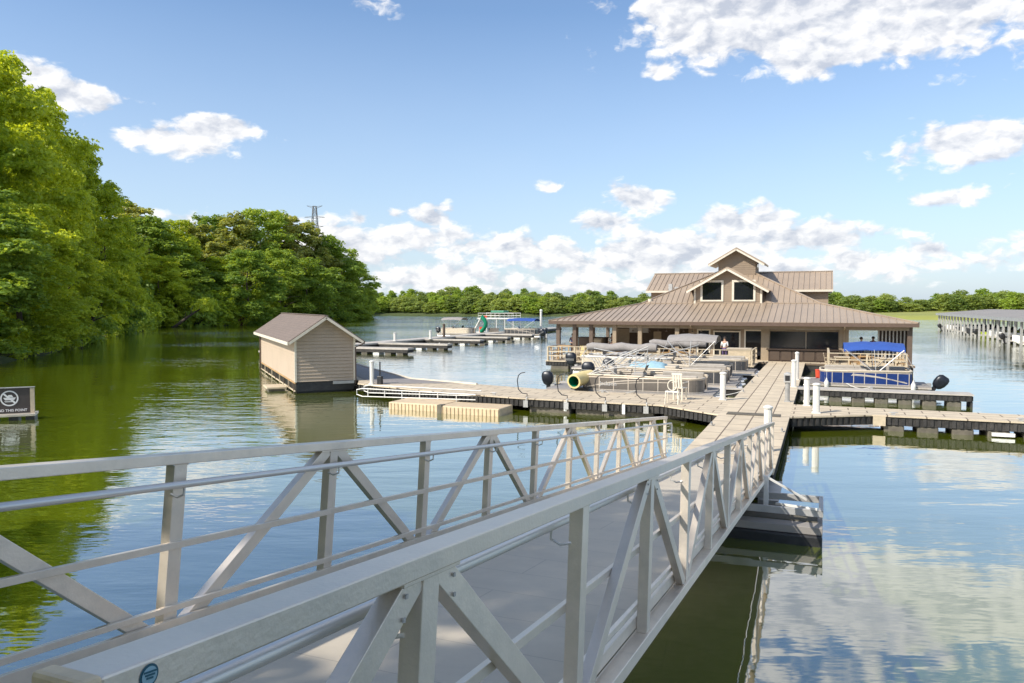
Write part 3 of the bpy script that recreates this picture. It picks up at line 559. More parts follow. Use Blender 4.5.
# tan plastic cube dock with its metal frame
def cubedock():
    t = thing('jetski_port', 'ribbed tan plastic drive-on float moored along the dock', 'float', (-14.6, 29.0, 0))
    for (a0, a1, b0, b1) in ((-17.0, -14.45, 28.05, 29.75), (-14.4, -11.75, 27.75, 29.2)):
        p = part(MB().box(a0, a1, b0, b1, -.12, .30), 'float_section', M['tan_plastic'], t, bevel=.05)
        r = MB(); k = int((a1 - a0) / .17)
        for i in range(k): x = a0 + (i + .5) * (a1 - a0) / k; r.box(x - .05, x + .05, b0 - .03, b0 + .02, -.1, .26)
        part(r, 'ribs', M['tan_plastic'], p, off=FR[p.name], bevel=.01)
    part(MB().box(-14.5, -14.3, 27.7, 28.05, .0, .33), 'coupling', M['float'], t)
    f = thing('boarding_rail', 'white tubular boarding rail lying beside the tan float', 'rail', (-19, 30.2, .2))
    for b, z in ((29.9, .52), (30.5, .62)):
        part(MB().tube([(-19.5, b, z - .3), (-19.8, b, z - .22), (-19.8, b, z + .0), (-19.5, b, z + .06), (-13.5, b - .6, z + .1)], .025, 8), 'tube', M['white'], f, smooth=True)
        part(MB().tube([(-19.5, b, z - .3), (-13.5, b - .6, z - .12)], .022, 8), 'tube', M['white'], f, smooth=True)
    for i in range(6): x = -19.2 + i * .95; part(MB().tube([(x, 29.9 - i * .1, .22), (x, 29.9 - i * .1, .58)], .022, 6), 'upright', M['white'], f)
cubedock()
# sign float at the left edge
def signfloat():
    x, y = gp(13, 414, .22); t = thing('sign_float', 'dark floating sign board with a white no boats symbol', 'sign', (x, y, 0), 'own', rz=R(24))
    part(MB().box(-.95, .78, -.35, .5, .15, .24), 'deck', M['alu'], t, bevel=.01)
    for q in (-.8, -.1, .45): part(MB().box(q, q + .3, -.3, .45, -.2, .148), 'pontoon', M['blackplastic'], t, bevel=.02)
    bd = part(MB().box(-.9, .58, -.02, .03, .25, 1.22), 'board', M['sign'], t)
    part(MB().box(.585, .72, -.05, .08, .242, 1.2), 'post', M['tanrail'], t)
    part(MB().box(-.9, .74, -.06, .1, 1.222, 1.25), 'cap_rail', M['galv'], t)
    def up(m, dx, dz): m.v = [(v[0] + dx, -.028 - v[2], v[1] + dz) for v in m.v]; return m
    part(up(text_mb('NO BOATS', .01), 0, -5), 'spare', M['paint'], bd) if False else None
    part(up(text_mb('BEYOND THIS POINT', .135), -.17, .36), 'lettering', M['paint'], bd)
    ring = MB(); n = 32
    for k in range(n):
        a0, a1 = 2 * PI * k / n, 2 * PI * (k + 1) / n
        ring.add([(r * math.cos(q) - .1, -.028, r * math.sin(q) + .83) for q in (a0, a1) for r in (.25, .30)] , [(0, 1, 3, 2)])
    part(ring, 'ring', M['paint'], bd)
    b = MB().add([(-.30, -.028, .86), (.12, -.028, .86), (.05, -.028, .76), (-.24, -.028, .76)], [(0, 1, 2, 3)]).add([(-.2, -.028, .87), (-.12, -.028, .96), (-.02, -.028, .96), (.03, -.028, .87)], [(0, 1, 2, 3)])
    b.add([(-.27, -.028, .72), (.08, -.028, .72), (.05, -.028, .69), (-.24, -.028, .69)], [(0, 1, 2, 3)])
    part(b, 'boat_symbol', M['paint'], bd)
    part(MB().add([(-.32, -.032, 1.0), (-.27, -.032, 1.04), (.12, -.032, .66), (.07, -.032, .62)], [(0, 1, 2, 3)]), 'slash', M['paint'], bd)
signfloat()
# ================================================================ BOATHOUSE (hut)
def hut():
    A = R(24.1); ox, oy = -10.8, 38.0
    t = thing('boathouse', 'tan lap sided floating boathouse with a brown shingle gable roof', 'boathouse', (ox, oy, 0), 'own', rz=A)   # local x right along front, y back
    Wd, D, z0, z1, zp = 2.98, 15.5, .58, 2.78, 3.80
    core = MB(); core.add([(0, .05, z0), (Wd, .05, z0), (Wd, .05, z1), (Wd / 2, .05, zp), (0, .05, z1), (0, D, z0), (Wd, D, z0), (Wd, D, z1), (Wd / 2, D, zp), (0, D, z1)], [(0, 1, 2, 3, 4), (9, 8, 7, 6, 5), (0, 4, 9, 5), (1, 6, 7, 2), (2, 7, 8, 3), (4, 3, 8, 9), (0, 5, 6, 1)])
    part(core, 'wall', M['hutwall'], t)
    sd = MB(); n = 19; st = (zp - z0) / n
    for i in range(n):                                   # lap boards on the gable front
        za, zb = z0 + i * st, z0 + (i + 1) * st
        def hw(z): return Wd / 2 if z <= z1 else Wd / 2 * (zp - z) / (zp - z1)
        h0, h1 = hw(za), hw(zb)
        sd.add([(Wd / 2 - h0, -.045, za), (Wd / 2 + h0, -.045, za), (Wd / 2 + h1, -.002, zb - .010), (Wd / 2 - h1, -.002, zb - .010), (Wd / 2 - h0, .04, za), (Wd / 2 + h0, .04, za), (Wd / 2 - h1, .04, zb - .010), (Wd / 2 + h1, .04, zb - .010)], [(0, 1, 2, 3), (0, 4, 5, 1), (3, 2, 7, 6)])
    part(sd, 'front_siding', M['hutwall'], t)
    sl = MB(); ns = 13
    for i in range(ns):
        za = z0 + i * (z1 - z0) / ns; zb = za + (z1 - z0) / ns - .004
        for xs, s in ((0, -1), (Wd, 1)): sl.add([(xs + s * .022, .02, za), (xs + s * .022, D, za), (xs + s * .003, D, zb), (xs + s * .003, .02, zb)], [(0, 1, 2, 3)])
    part(sl, 'side_siding', M['hutwall'], t)
    for x in (-.03, Wd - .07): part(MB().box(x, x + .10, -.055, .055, z0 - .02, z1 - .05), 'corner_board', M['trim'], t)
    part(MB().box(-.04, .04, D - .1, D + .02, z0, z1), 'corner_board', M['trim'], t)
    oh, og = .38, .45; sl_ = (zp - z1) / (Wd / 2)
    for s in (-1, 1):
        xe = -oh if s < 0 else Wd + oh; ze = z1 - oh * sl_ + .05; zr = zp + .05
        part(MB().slab([(xe, -og, ze + .05), (Wd / 2, -og, zr + .05), (Wd / 2, D + og, zr + .05), (xe, D + og, ze + .05)], .05), 'roof_slope', M['shingle'], t)
        part(MB().slab([(xe, -og - .03, ze - .005), (Wd / 2, -og - .03, zr - .005), (Wd / 2, -og + .0, zr - .005), (xe, -og + .0, ze - .005)], .12), 'bargeboard', M['trim'], t)
        part(MB().slab([(xe, -og + .02, ze - .004), (Wd / 2, -og + .02, zr - .004), (Wd / 2, D + og, zr - .004), (xe, D + og, ze - .004)], .03), 'soffit', M['trim'], t)
        part(MB().box(xe - (.05 if s < 0 else 0), xe + (0 if s < 0 else .05), -og, D + og, ze - .13, ze + .03), 'gutter', M['trim'] if s < 0 else M['fascia'], t)
    part(MB().box(Wd / 2 - .1, Wd / 2 + .1, -og, D + og, zp + .085, zp + .11), 'ridge_cap', M['shingle'], t)
    part(MB().tube([(Wd + oh, -.2, z1 - .25), (Wd + oh - .02, -.15, z1 - .38), (Wd + .03, -.07, z1 - .52), (Wd + .03, -.07, z0 - .2)], .035, 8), 'downspout', M['fascia'], t, smooth=True)
    u = MB(); u.box(0.02, Wd, .1, .5, -.3, .5)
    part(MB().box(.05, Wd - .03, .05, D - .1, .1, z0 - .002), 'float_frame', M['blackplastic'], t)
    for i in range(8): part(MB().box(.1, Wd - .1, .3 + i * 1.9, 1.5 + i * 1.9, -.3, .098), 'float', M['blackplastic'], t)
    part(MB().bar((.0, 0, .53), (0, D, .53), .06, .09), 'sill_beam', M['wood'], t); part(MB().bar((-.02, 0, .12), (-.02, D, .12), .05, .06), 'sill_beam', M['tanrail'], t)
    for i in range(9): part(MB().box(-.06, .0, .3 + i * 1.8, .38 + i * 1.8, -.1, .5), 'stud', M['tanrail'] if i % 2 else M['browncol'], t)
    part(MB().box(-.12, -.04, D - .25, D - .15, -.2, z1 - .1), 'side_post', M['browncol'], t); part(MB().box(Wd * .62, Wd * .98, -.12, -.03, .42, .56), 'cleat_board', M['galv'], t)
    st = thing('work_float', 'small pale timber float tied against the boathouse side', 'float', (*gp(275, 386, .2), .0), 'own', rz=A)
    part(MB().box(-.5, .5, -.8, .8, .12, .22), 'deck', M['tanrail'], st, bevel=.02); part(MB().box(-.4, .4, -.7, .7, -.1, .118), 'float_base', M['float'], st)
hut()
# ================================================================ RESTAURANT
def clip_line(poly2, x):                                 # y-interval of convex polygon at x
    ys = []; n = len(poly2)
    for i in range(n):
        (x0, y0), (x1, y1) = poly2[i], poly2[(i + 1) % n]
        if (x0 - x) * (x1 - x) < 0 or (x0 == x and x1 != x): ys.append(y0 + (y1 - y0) * (x - x0) / (x1 - x0))
    return (min(ys), max(ys)) if len(ys) >= 2 and max(ys) - min(ys) > .02 else None
def roof_plane(pts, t, name='roof_plane', sp=.42, thick=.07):
    """standing seam roof: a slab with raised seams running up the slope"""
    P = [Vector(p) for p in pts]; n = (P[1] - P[0]).cross(P[2] - P[0]).normalized()
    if n.z < 0: n = -n
    h = Vector((0, 0, 1)).cross(n).normalized(); up = n.cross(h)     # h level, up the slope
    o = P[0]; q = [((p - o).dot(h), (p - o).dot(up)) for p in P]
    mb = MB().slab(pts, thick); x0 = min(a for a, _ in q); x1 = max(a for a, _ in q); x = math.floor(x0 / sp) * sp + sp * .5
    while x < x1:
        c = clip_line(q, x) if x > x0 else None
        if c: mb.bar(o + h * x + up * c[0] + n * .022, o + h * x + up * c[1] + n * .022, .035, .055, h)
        x += sp
    return part(mb, name, M['metalroof'], t)
def restaurant():
    t = thing('restaurant', 'taupe floating restaurant with a wide bronze metal roof, front dormer and cupola', 'restaurant', (-6.7, 60, .55))
    E0, E1, B0, B1 = -19.2, 5.8, 55.0, 80.0; ze = 3.26; K0, K1, C0, C1 = -13.4, -.1, 61.0, 74.0; zk = 4.56
    zp = 7.85; px, pb = -6.75, 67.5
    F = [((E0, B0), (E1, B0), (K1, C0), (K0, C0)), ((E1, B0), (E1, B1), (K1, C1), (K1, C0)), ((E1, B1), (E0, B1), (K0, C1), (K1, C1)), ((E0, B1), (E0, B0), (K0, C0), (K0, C1))]
    for i, f in enumerate(F): roof_plane([(*f[0], ze), (*f[1], ze), (*f[2], zk), (*f[3], zk)], t, 'lower_roof')
    cs = [(K0, C0), (K1, C0), (K1, C1), (K0, C1)]
    for i in range(4): roof_plane([(*cs[i], zk + .02), (*cs[(i + 1) % 4], zk + .02), (px, pb, zp)], t, 'upper_roof')
    hips = MB()
    for (c, k) in (((E0, B0), (K0, C0)), ((E1, B0), (K1, C0)), ((E1, B1), (K1, C1)), ((E0, B1), (K0, C1))): hips.bar((*c, ze + .03), (*k, zk + .04), .16, .07); hips.bar((*k, zk + .05), (px, pb, zp + .05), .16, .07)
    hips.bar((K0, C0, zk + .03), (K1, C0, zk + .03), .10, .06)
    part(hips, 'ridge_cap', M['metalroof'], t)
    fa = MB(); w = .05
    fa.box(E0 - .02, E1 + .02, B0 - .03, B0 + .03, ze - .26, ze - .02); fa.box(E0 - .02, E1 + .02, B1 - .03, B1 + .03, ze - .26, ze - .02); fa.box(E0 - .03, E0 + .03, B0 + .031, B1 - .031, ze - .26, ze - .02); fa.box(E1 - .03, E1 + .03, B0 + .031, B1 - .031, ze - .26, ze - .02)
    part(fa, 'fascia', M['fascia'], t)
    part(MB().box(E0 + .04, E1 - .04, B0 + .04, B1 - .04, ze - .24, ze - .20), 'soffit', M['soffit'], t)
    # beam line under the front eave
    part(MB().box(E0 + .5, E1 - .5, B0 + .45, B0 + .7, ze - .5, ze - .245), 'beam', M['column'], t)
    # dormer
    D0, D1, zd = -9.25, -4.2, 5.78; zdp = 7.22; pc = -6.72; bk = 66.5
    wl = MB(); wl.add([(D0, C0, zk), (D1, C0, zk), (D1, C0, zd), (pc, C0, zdp - .1), (D0, C0, zd), (D0, bk, zk), (D1, bk, zk), (D1, bk, zd), (pc, bk, zdp - .1), (D0, bk, zd)], [(0, 1, 2, 3, 4), (0, 4, 9, 5), (1, 6, 7, 2), (5, 9, 8, 7, 6), (2, 7, 8, 3), (4, 3, 8, 9)])
    dm = part(wl, 'dormer', M['wall'], t)
    sd = MB(); n = 15
    for i in range(n):
        za = zk + i * (zdp - .15 - zk) / n; hwf = lambda z: (D1 - D0) / 2 if z <= zd else (D1 - D0) / 2 * (zdp - .1 - z) / (zdp - .1 - zd)
        sd.box(pc - hwf(za), pc + hwf(za), C0 - .02, C0 - .002, za, za + .03)
    part(sd, 'siding', M['wall'], dm, off=FR[dm.name])
    ov = .55; slp = (zdp - zd) / ((D1 - D0) / 2)
    for s in (-1, 1):
        xe = D0 - ov if s < 0 else D1 + ov; zz = zd - ov * slp
        roof_plane([(xe, C0 - .6, zz + .1), (pc, C0 - .6, zdp + .1), (pc, 67, zdp + .1), (xe, 67, zz + .1)], t, 'dormer_roof')
        part(MB().slab([(xe, C0 - .64, zz + .02), (pc, C0 - .64, zdp + .02), (pc, C0 - .605, zdp + .02), (xe, C0 - .605, zz + .02)], .14), 'bargeboard', M['trim'], t)
        part(MB().slab([(xe, C0 - .6, zz + .02), (pc, C0 - .6, zdp + .02), (pc, C0 + .0, zdp + .02), (xe, C0 + .0, zz + .02)], .03), 'soffit', M['trim'], t)
    for x0 in (-8.75, -6.38):
        wd_ = 1.7; g = MB()
        g.box(x0 - .02, x0 + wd_ + .02, C0 - .07, C0 - .003, 4.72, 4.84); g.box(x0 - .02, x0 + wd_ + .02, C0 - .07, C0 - .003, 6.2, 6.36); g.box(x0 - .02, x0 + .14, C0 - .07, C0 - .003, 4.842, 6.198); g.box(x0 + wd_ - .14, x0 + wd_ + .02, C0 - .07, C0 - .003, 4.842, 6.198)
        f = part(g, 'window', M['trim'], t); part(MB().box(x0 + .142, x0 + wd_ - .142, C0 - .03, C0 - .022, 4.842, 6.198), 'pane', M['glass'], f, off=FR[f.name])
    for x0 in (D0 - .02, D1 - .12): part(MB().box(x0, x0 + .14, C0 - .06, C0 - .003, zk, zd - .1), 'corner_board', M['trim'], t)
    # cupola
    Q0, Q1, R0, R1 = -8.0, -5.05, 65.6, 69.2; zq, zqp = 8.15, 9.02
    cu = MB().add([(Q0, R0, 6.4), (Q1, R0, 6.4), (Q1, R0, zq), ((Q0 + Q1) / 2, R0, zqp - .05), (Q0, R0, zq), (Q0, R1, 6.4), (Q1, R1, 6.4), (Q1, R1, zq), ((Q0 + Q1) / 2, R1, zqp - .05), (Q0, R1, zq)], [(0, 1, 2, 3, 4), (0, 4, 9, 5), (1, 6, 7, 2), (5, 9, 8, 7, 6), (2, 7, 8, 3), (4, 3, 8, 9)])
    c_ = part(cu, 'cupola', M['wall'], t); qc = (Q0 + Q1) / 2; qs = (zqp - zq) / ((Q1 - Q0) / 2)
    for s in (-1, 1):
        xe = Q0 - .75 if s < 0 else Q1 + .75; zz = zq - .75 * qs
        roof_plane([(xe, R0 - .7, zz + .1), (qc, R0 - .7, zqp + .1), (qc, R1 + .7, zqp + .1), (xe, R1 + .7, zz + .1)], t, 'cupola_roof')
        part(MB().slab([(xe, R0 - .74, zz + .02), (qc, R0 - .74, zqp + .02), (qc, R0 - .705, zqp + .02), (xe, R0 - .705, zz + .02)], .13), 'bargeboard', M['trim'], t)
        part(MB().slab([(xe, R0 - .7, zz + .02), (qc, R0 - .7, zqp + .02), (qc, R1 + .7, zqp + .02), (xe, R1 + .7, zz + .02)], .03), 'soffit', M['trim'], t)
    f = part(MB().box(Q1 + .003, Q1 + .05, 66.6, 68.2, 7.5, 8.25), 'cupola_window', M['trim'], t); part(MB().box(Q1 + .051, Q1 + .06, 66.7, 68.1, 7.6, 8.15), 'pane', M['glass'], f, off=FR[f.name])
    sq = MB()
    for i in range(12):
        za = 7.0 + i * .18; h = (Q1 - Q0) / 2 if za <= zq else (Q1 - Q0) / 2 * max(0, (zqp - .05 - za)) / (zqp - .05 - zq)
        if h > .2: sq.box(qc - h, qc + h, R0 - .018, R0 - .002, za, za + .03)
    part(sq, 'siding', M['wall'], c_, off=FR[c_.name])
    # rear cross wing
    W0, W1, V0, V1 = -14.2, .85, 66.3, 73.7; zw, zwp = 5.72, 7.28; vm_ = 70.0
    part(MB().box(W0 + .35, W1 - .35, V0 + .5, V1 - .5, 4.0, zw - .06), 'wing_wall', M['wall'], t)
    for s in (0, 1):
        b_e = V0 - .02 if s == 0 else V1
        roof_plane([(W0, b_e, zw), (W1, b_e, zw), (W1, vm_, zwp), (W0, vm_, zwp)], t, 'wing_roof')
        part(MB().box(W0, W1, b_e - .04, b_e + .04, zw - .2, zw - .03), 'wing_fascia', M['trim'], t)
    part(MB().box(W0 + .02, W1 - .02, V0 + .05, V1 - .1, zw - .1, zw - .07), 'soffit', M['trim'], t)
    for x in (W0 + .02, W1 - .1): part(MB().add([(x, V0, zw - .03), (x, V1, zw - .03), (x, vm_, zwp - .1), (x + .08, V0, zw - .03), (x + .08, V1, zw - .03), (x + .08, vm_, zwp - .1)], [(0, 1, 2), (5, 4, 3), (0, 3, 4, 1), (1, 4, 5, 2), (2, 5, 3, 0)]), 'gable_wall', M['wall'], t)
    part(MB().bar((W0, vm_, zwp + .04), (W1, vm_, zwp + .04), .2, .06), 'ridge_cap', M['metalroof'], t)
    for i in range(2): part(MB().box(-11.8 + i * .5, -11.5 + i * .5, 63.9, 64.2, 5.2, 6.2 - i * .25), 'vent', M['galv'], t)
    part(MB().tube([(-12.8, 61.4, 4.5), (-12.8, 61.4, 4.95)], .17, 10), 'vent', M['trim'], t)
    # ground floor
    fz = .55; top = ze - .25
    part(MB().box(-18.9, 5.6, 54.6, 79, .42, fz), 'floor', M['paver2'], t); part(MB().box(-18.8, 5.5, 54.65, 78.9, 0, .418), 'hull', M['rubber'], t)
    # recessed left wall, then the forward wall with its openings
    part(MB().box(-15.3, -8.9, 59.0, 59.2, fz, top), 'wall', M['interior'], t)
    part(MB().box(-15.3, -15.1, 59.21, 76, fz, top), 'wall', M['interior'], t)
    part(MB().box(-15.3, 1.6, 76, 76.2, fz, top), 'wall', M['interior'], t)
    part(MB().box(-9.0, -8.85, 56.8, 59.0, fz, top), 'wall', M['wall'], t)
    yb = 56.6
    def wp(x0, x1, z0, z1, m='wall', nm='wall', y0=yb, y1=yb + .18): part(MB().box(x0, x1, y0, y1, z0, z1), nm, M[m], t)
    wp(-8.85, 1.7, 2.66, top); wp(-8.85, -8.3, fz, 2.658); wp(-7.45, -7.15, fz, 2.658); wp(-5.35, -5.0, fz, 2.658); wp(-3.85, -3.35, fz, 2.658); wp(1.15, 1.7, fz, 2.658)
    wp(-3.35, 1.15, fz, 1.35, 'darkwood', 'bar_front', 55.7, 56.55); part(MB().box(-3.5, 1.3, 55.55, 56.59, 1.352, 1.41), 'bar_top', M['darkwood'], t)
    for i in range(6): part(MB().box(-3.25 + i * .75, -2.62 + i * .75, 55.66, 55.70, .65, 1.25), 'bar_panel', M['interior'], t)
    def opening(x0, x1, z0, z1, door=False, mull=()):
        g = MB(); y = yb - .05
        g.box(x0 - .1, x0, y, yb - .003, z0, z1 + .1); g.box(x1, x1 + .1, y, yb - .003, z0, z1 + .1); g.box(x0, x1, y, yb - .003, z1, z1 + .1)
        for q in mull: g.box(q - .04, q + .04, y, yb + .05, z0, z1)
        f = part(g, 'door' if door else 'window', M['trim'] if not mull else M['column'], t); part(MB().box(x0, x1, yb + .06, yb + .07, z0, z1), 'pane', M['glass'], f, off=FR[f.name])
    opening(-8.25, -7.5, 1.0, 2.6); opening(-7.1, -5.4, fz, 2.5, True); opening(-4.95, -3.9, fz + .3, 2.6); opening(-3.3, 1.1, 1.42, 2.6, mull=(-.95,))
    part(MB().box(-3.9, -3.35, yb - .2, yb - .052, fz, top), 'pilaster', M['column'], t); part(MB().box(1.15, 1.75, yb - .25, yb - .005, fz, top), 'pilaster', M['column'], t)
    part(MB().box(1.5, 1.68, yb + .2, 76, fz, top), 'wall', M['wall'], t)
    part(MB().box(-1.6, .0, yb - .12, yb - .06, 2.72, 2.80), 'light_strip', M['paint'], t)
    part(MB().box(-13.9, -12.4, 58.9, 58.99, 2.3, 2.75), 'menu_board', M['galv'], t)
    part(MB().box(-14.9, -13.9, 58.93, 58.99, fz, 2.6), 'door_panel', M['column'], t); part(MB().box(-12.0, -11.4, 58.93, 58.99, fz, 2.4), 'door_panel', M['column'], t)
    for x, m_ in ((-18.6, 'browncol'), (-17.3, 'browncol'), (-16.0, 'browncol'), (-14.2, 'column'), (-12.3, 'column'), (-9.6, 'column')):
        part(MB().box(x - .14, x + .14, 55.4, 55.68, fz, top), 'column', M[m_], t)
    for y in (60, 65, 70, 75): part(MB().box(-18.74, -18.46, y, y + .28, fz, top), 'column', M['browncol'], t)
    # slatted wind screen at the right end
    for i in range(9): part(MB().box(3.55 + i * .22, 3.63 + i * .22, 56.6, 56.7, fz, top), 'screen_slat', M['galv'], t)
    part(MB().box(3.55, 5.3, 56.85, 56.95, fz, top), 'screen_panel', M['darkwood'], t); part(MB().box(5.2, 5.5, 55.5, 55.8, fz, top), 'column', M['browncol'], t)
    part(MB().box(1.9, 3.3, 60, 60.1, top - .25, top), 'valance', M['interior'], t)
restaurant()
_r = bpy.data.objects['restaurant']
for _a in (-8.6, 1.45): part(MB().tube([(_a, 55.0, 3.0), (_a, 55.3, 2.8), (_a, 56.3, 2.75), (_a, 56.3, .7)], .05, 8), 'downspout', M['column'], _r, smooth=True)
part(MB().box(-3.2, 1.0, 56.9, 56.95, 1.45, 1.5), 'back_counter', M['wood'], _r)
for _i in range(9): part(MB().tube([(-12.9 + _i * .62, 55.8, 2.95), (-12.9 + _i * .62, 55.8, 2.62), (-12.9 + _i * .62, 55.8, 2.5)], [.01, .01, .09], 8), 'pendant_lamp', M['browncol'], _r)
# ======= TERRACES, RAILINGS
def railing(label, pts, z=.55, h=1.0, rails=(.35, .65), sp=1.9, m='tanrail'):
    t = thing('railing', label, 'railing', (pts[0][0], pts[0][1], z), group='terrace railings')
    tr, mr = MB(), MB()
    for (p, q) in zip(pts[:-1], pts[1:]):
        tr.bar((*p, z + h), (*q, z + h), .12, .05)
        for r in rails: mr.bar((*p, z + r * h), (*q, z + r * h), .04, .07)
        L = math.hypot(q[0] - p[0], q[1] - p[1]); n = max(1, round(L / sp))
        for i in range(n + (1 if q == pts[-1] else 0)):
            x = p[0] + (q[0] - p[0]) * i / n; y = p[1] + (q[1] - p[1]) * i / n; part(MB().box(x - .05, x + .05, y - .05, y + .05, z, z + h - .03), 'post', M[m], t)
    part(tr, 'top_rail', M[m], t); part(mr, 'rails', M[m], t); return t
TL = [(-17.9, 50.5), (-3.9, 50.5), (-3.9, 54.59), (-17.9, 54.59)]
dock('terrace', 'left dining terrace of the restaurant on floats', TL, [(-17.5 + 2.2 * i, -16.2 + 2.2 * i, 50.55, 52) for i in range(6)], pav='paver2', edges=(0, 3))
TR_ = [(.3, 48.6), (4.7, 48.6), (4.7, 54.59), (.3, 54.59)]
dock('terrace', 'right dining terrace behind the blue pontoon boat', TR_, [(.6 + 1.4 * i, 1.6 + 1.4 * i, 48.65, 50) for i in range(3)], pav='paver2', edges=(0, 1))
railing('tan railing along the front of the left terrace', [(-17.75, 50.65), (-4.05, 50.65), (-4.05, 54.3)])
railing('grey looped railing on the left end of the left terrace', [(-17.75, 50.8), (-17.75, 54.4)], m='galv', sp=.9)
railing('tan railing along the right terrace behind the blue boat', [(.45, 54.3), (.45, 48.75), (4.55, 48.75), (4.55, 54.3)], h=1.05)
t = thing('kiosk', 'low pale counter against the railing beside the restaurant entrance', 'counter', (-4.9, 52, .55)); part(MB().box(-5.6, -4.2, 51.6, 52.4, .551, 1.55), 'body', M['tanrail'], t, bevel=.01); part(MB().box(-5.7, -4.15, 51.5, 52.5, 1.552, 1.62), 'top', M['cream'], t)
# furniture
def table(label, a, b, z=.55, m='wood', h=.75, w=.9, rz=0):
    t = thing('table', label, 'table', Lw(a, b, z), 'own', rz=-TH + rz, group='terrace tables')
    part(MB().box(-w / 2, w / 2, -w / 2, w / 2, h - .04, h), 'tabletop', M[m], t, bevel=.008)
    for x in (-1, 1):
        for y in (-1, 1): part(MB().box(x * w * .42 - .035, x * w * .42 + .035, y * w * .42 - .035, y * w * .42 + .035, 0, h - .041), 'leg', M[m], t)
    part(MB().box(-w * .4, w * .4, -.02, .02, h - .14, h - .042), 'apron', M[m], t)
    return t
ch0 = thing('chair', 'x', 'chair', Lw(0, 0, .55), 'own', group='terrace chairs', rz=0); chair_parts(ch0, M['wood'], .5, .95, .45)
ch1 = thing('chair', 'x', 'chair', Lw(0, 0, .55), 'own', group='terrace chairs', rz=0); chair_parts(ch1, M['tanrail'], .5, .95, .45)
used = [False, False]
def chair(a, b, rz, label, k=0, z=.55):
    c = (ch0, ch1)[k]; loc = Lw(a, b, z)
    if not used[k]: used[k] = True; c.location = loc; c.rotation_euler = (0, 0, -TH + rz); c['label'] = label
    else: dup(c, loc, -TH + rz, label)
lt = ['first', 'second', 'third', 'fourth', 'fifth', 'sixth']
for i, a in enumerate((-16.9, -15.0, -12.9, -10.6, -8.4)):
    tall = i < 2
    table('%s table from the left end of the left terrace' % lt[i], a, 52.0, h=1.02 if tall else .75, m='wood' if i % 2 == 0 else 'tanrail')
    for j, (dx, rz) in enumerate(((-.75, PI / 2), (.75, -PI / 2))):
        chair(a + dx, 52.0 + .1 * j, rz, 'chair on the %s side of the %s table on the left terrace' % ('left' if j == 0 else 'right', lt[i]), (i + j) % 2)
for i, (a, b) in enumerate(((1.2, 50.4), (2.6, 51.6), (3.7, 50.0))):
    table('%s table from the left on the right terrace behind the blue boat' % lt[i], a, b, m='tanrail' if i != 1 else 'wood')
    for j, (dx, rz) in enumerate(((-.7, PI / 2), (.7, -PI / 2))):
        chair(a + dx, b + .1, rz, 'chair on the %s side of the %s table on the right terrace' % ('left' if j == 0 else 'right', lt[i]), (i + j + 1) % 2)
for i, (a, b) in enumerate(((2.4, 57.6), (3.0, 58.8), (2.1, 59.5), (4.4, 59.2))):
    table('dark table %s deep in the right porch' % ('nearest the wall', 'in the middle', 'by the wall', 'near the slatted screen')[i], a, b, m='darkwood', h=1.0, w=.7)
# sheltered bar on the left porch
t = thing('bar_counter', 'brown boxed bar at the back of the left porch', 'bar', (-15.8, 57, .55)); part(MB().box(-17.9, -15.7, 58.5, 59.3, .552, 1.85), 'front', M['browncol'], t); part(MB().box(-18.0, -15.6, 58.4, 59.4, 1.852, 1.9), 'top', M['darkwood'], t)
t = thing('crate_stack', 'yellow and tan boxes standing on the left porch', 'boxes', (-17, 56, .55)); part(MB().box(-17.2, -16.5, 56.5, 57, .552, 1.3), 'lower_box', M['yellow'], t); part(MB().box(-16.4, -15.6, 57, 57.6, .552, 1.9), 'tall_box', M['column'], t); part(MB().box(-16.35, -15.65, 56.95, 56.99, 1.0, 1.8), 'door', M['tanrail'], t)
ba, bb_ = gl(818.5, 378); t = thing('bucket', 'orange red bucket at the bow of the blue boat', 'bucket', (ba, bb_, .55)); part(MB().lathe([(.14, .552), (.17, 1.0)], (ba, bb_), 14), 'body', M['red'], t, smooth=True); part(MB().lathe([(.175, .96), (.185, 1.01), (.16, 1.01)], (ba, bb_), 14), 'rim', M['red'], t)
dock('boarding_step', 'small pale step float off the walkway at the bow of the blue boat', [(WR + .002, bb_ - .5), (ba + .3, bb_ - .5), (ba + .3, bb_ + .4), (WR + .002, bb_ + .4)], pav='farDeck', edges=())
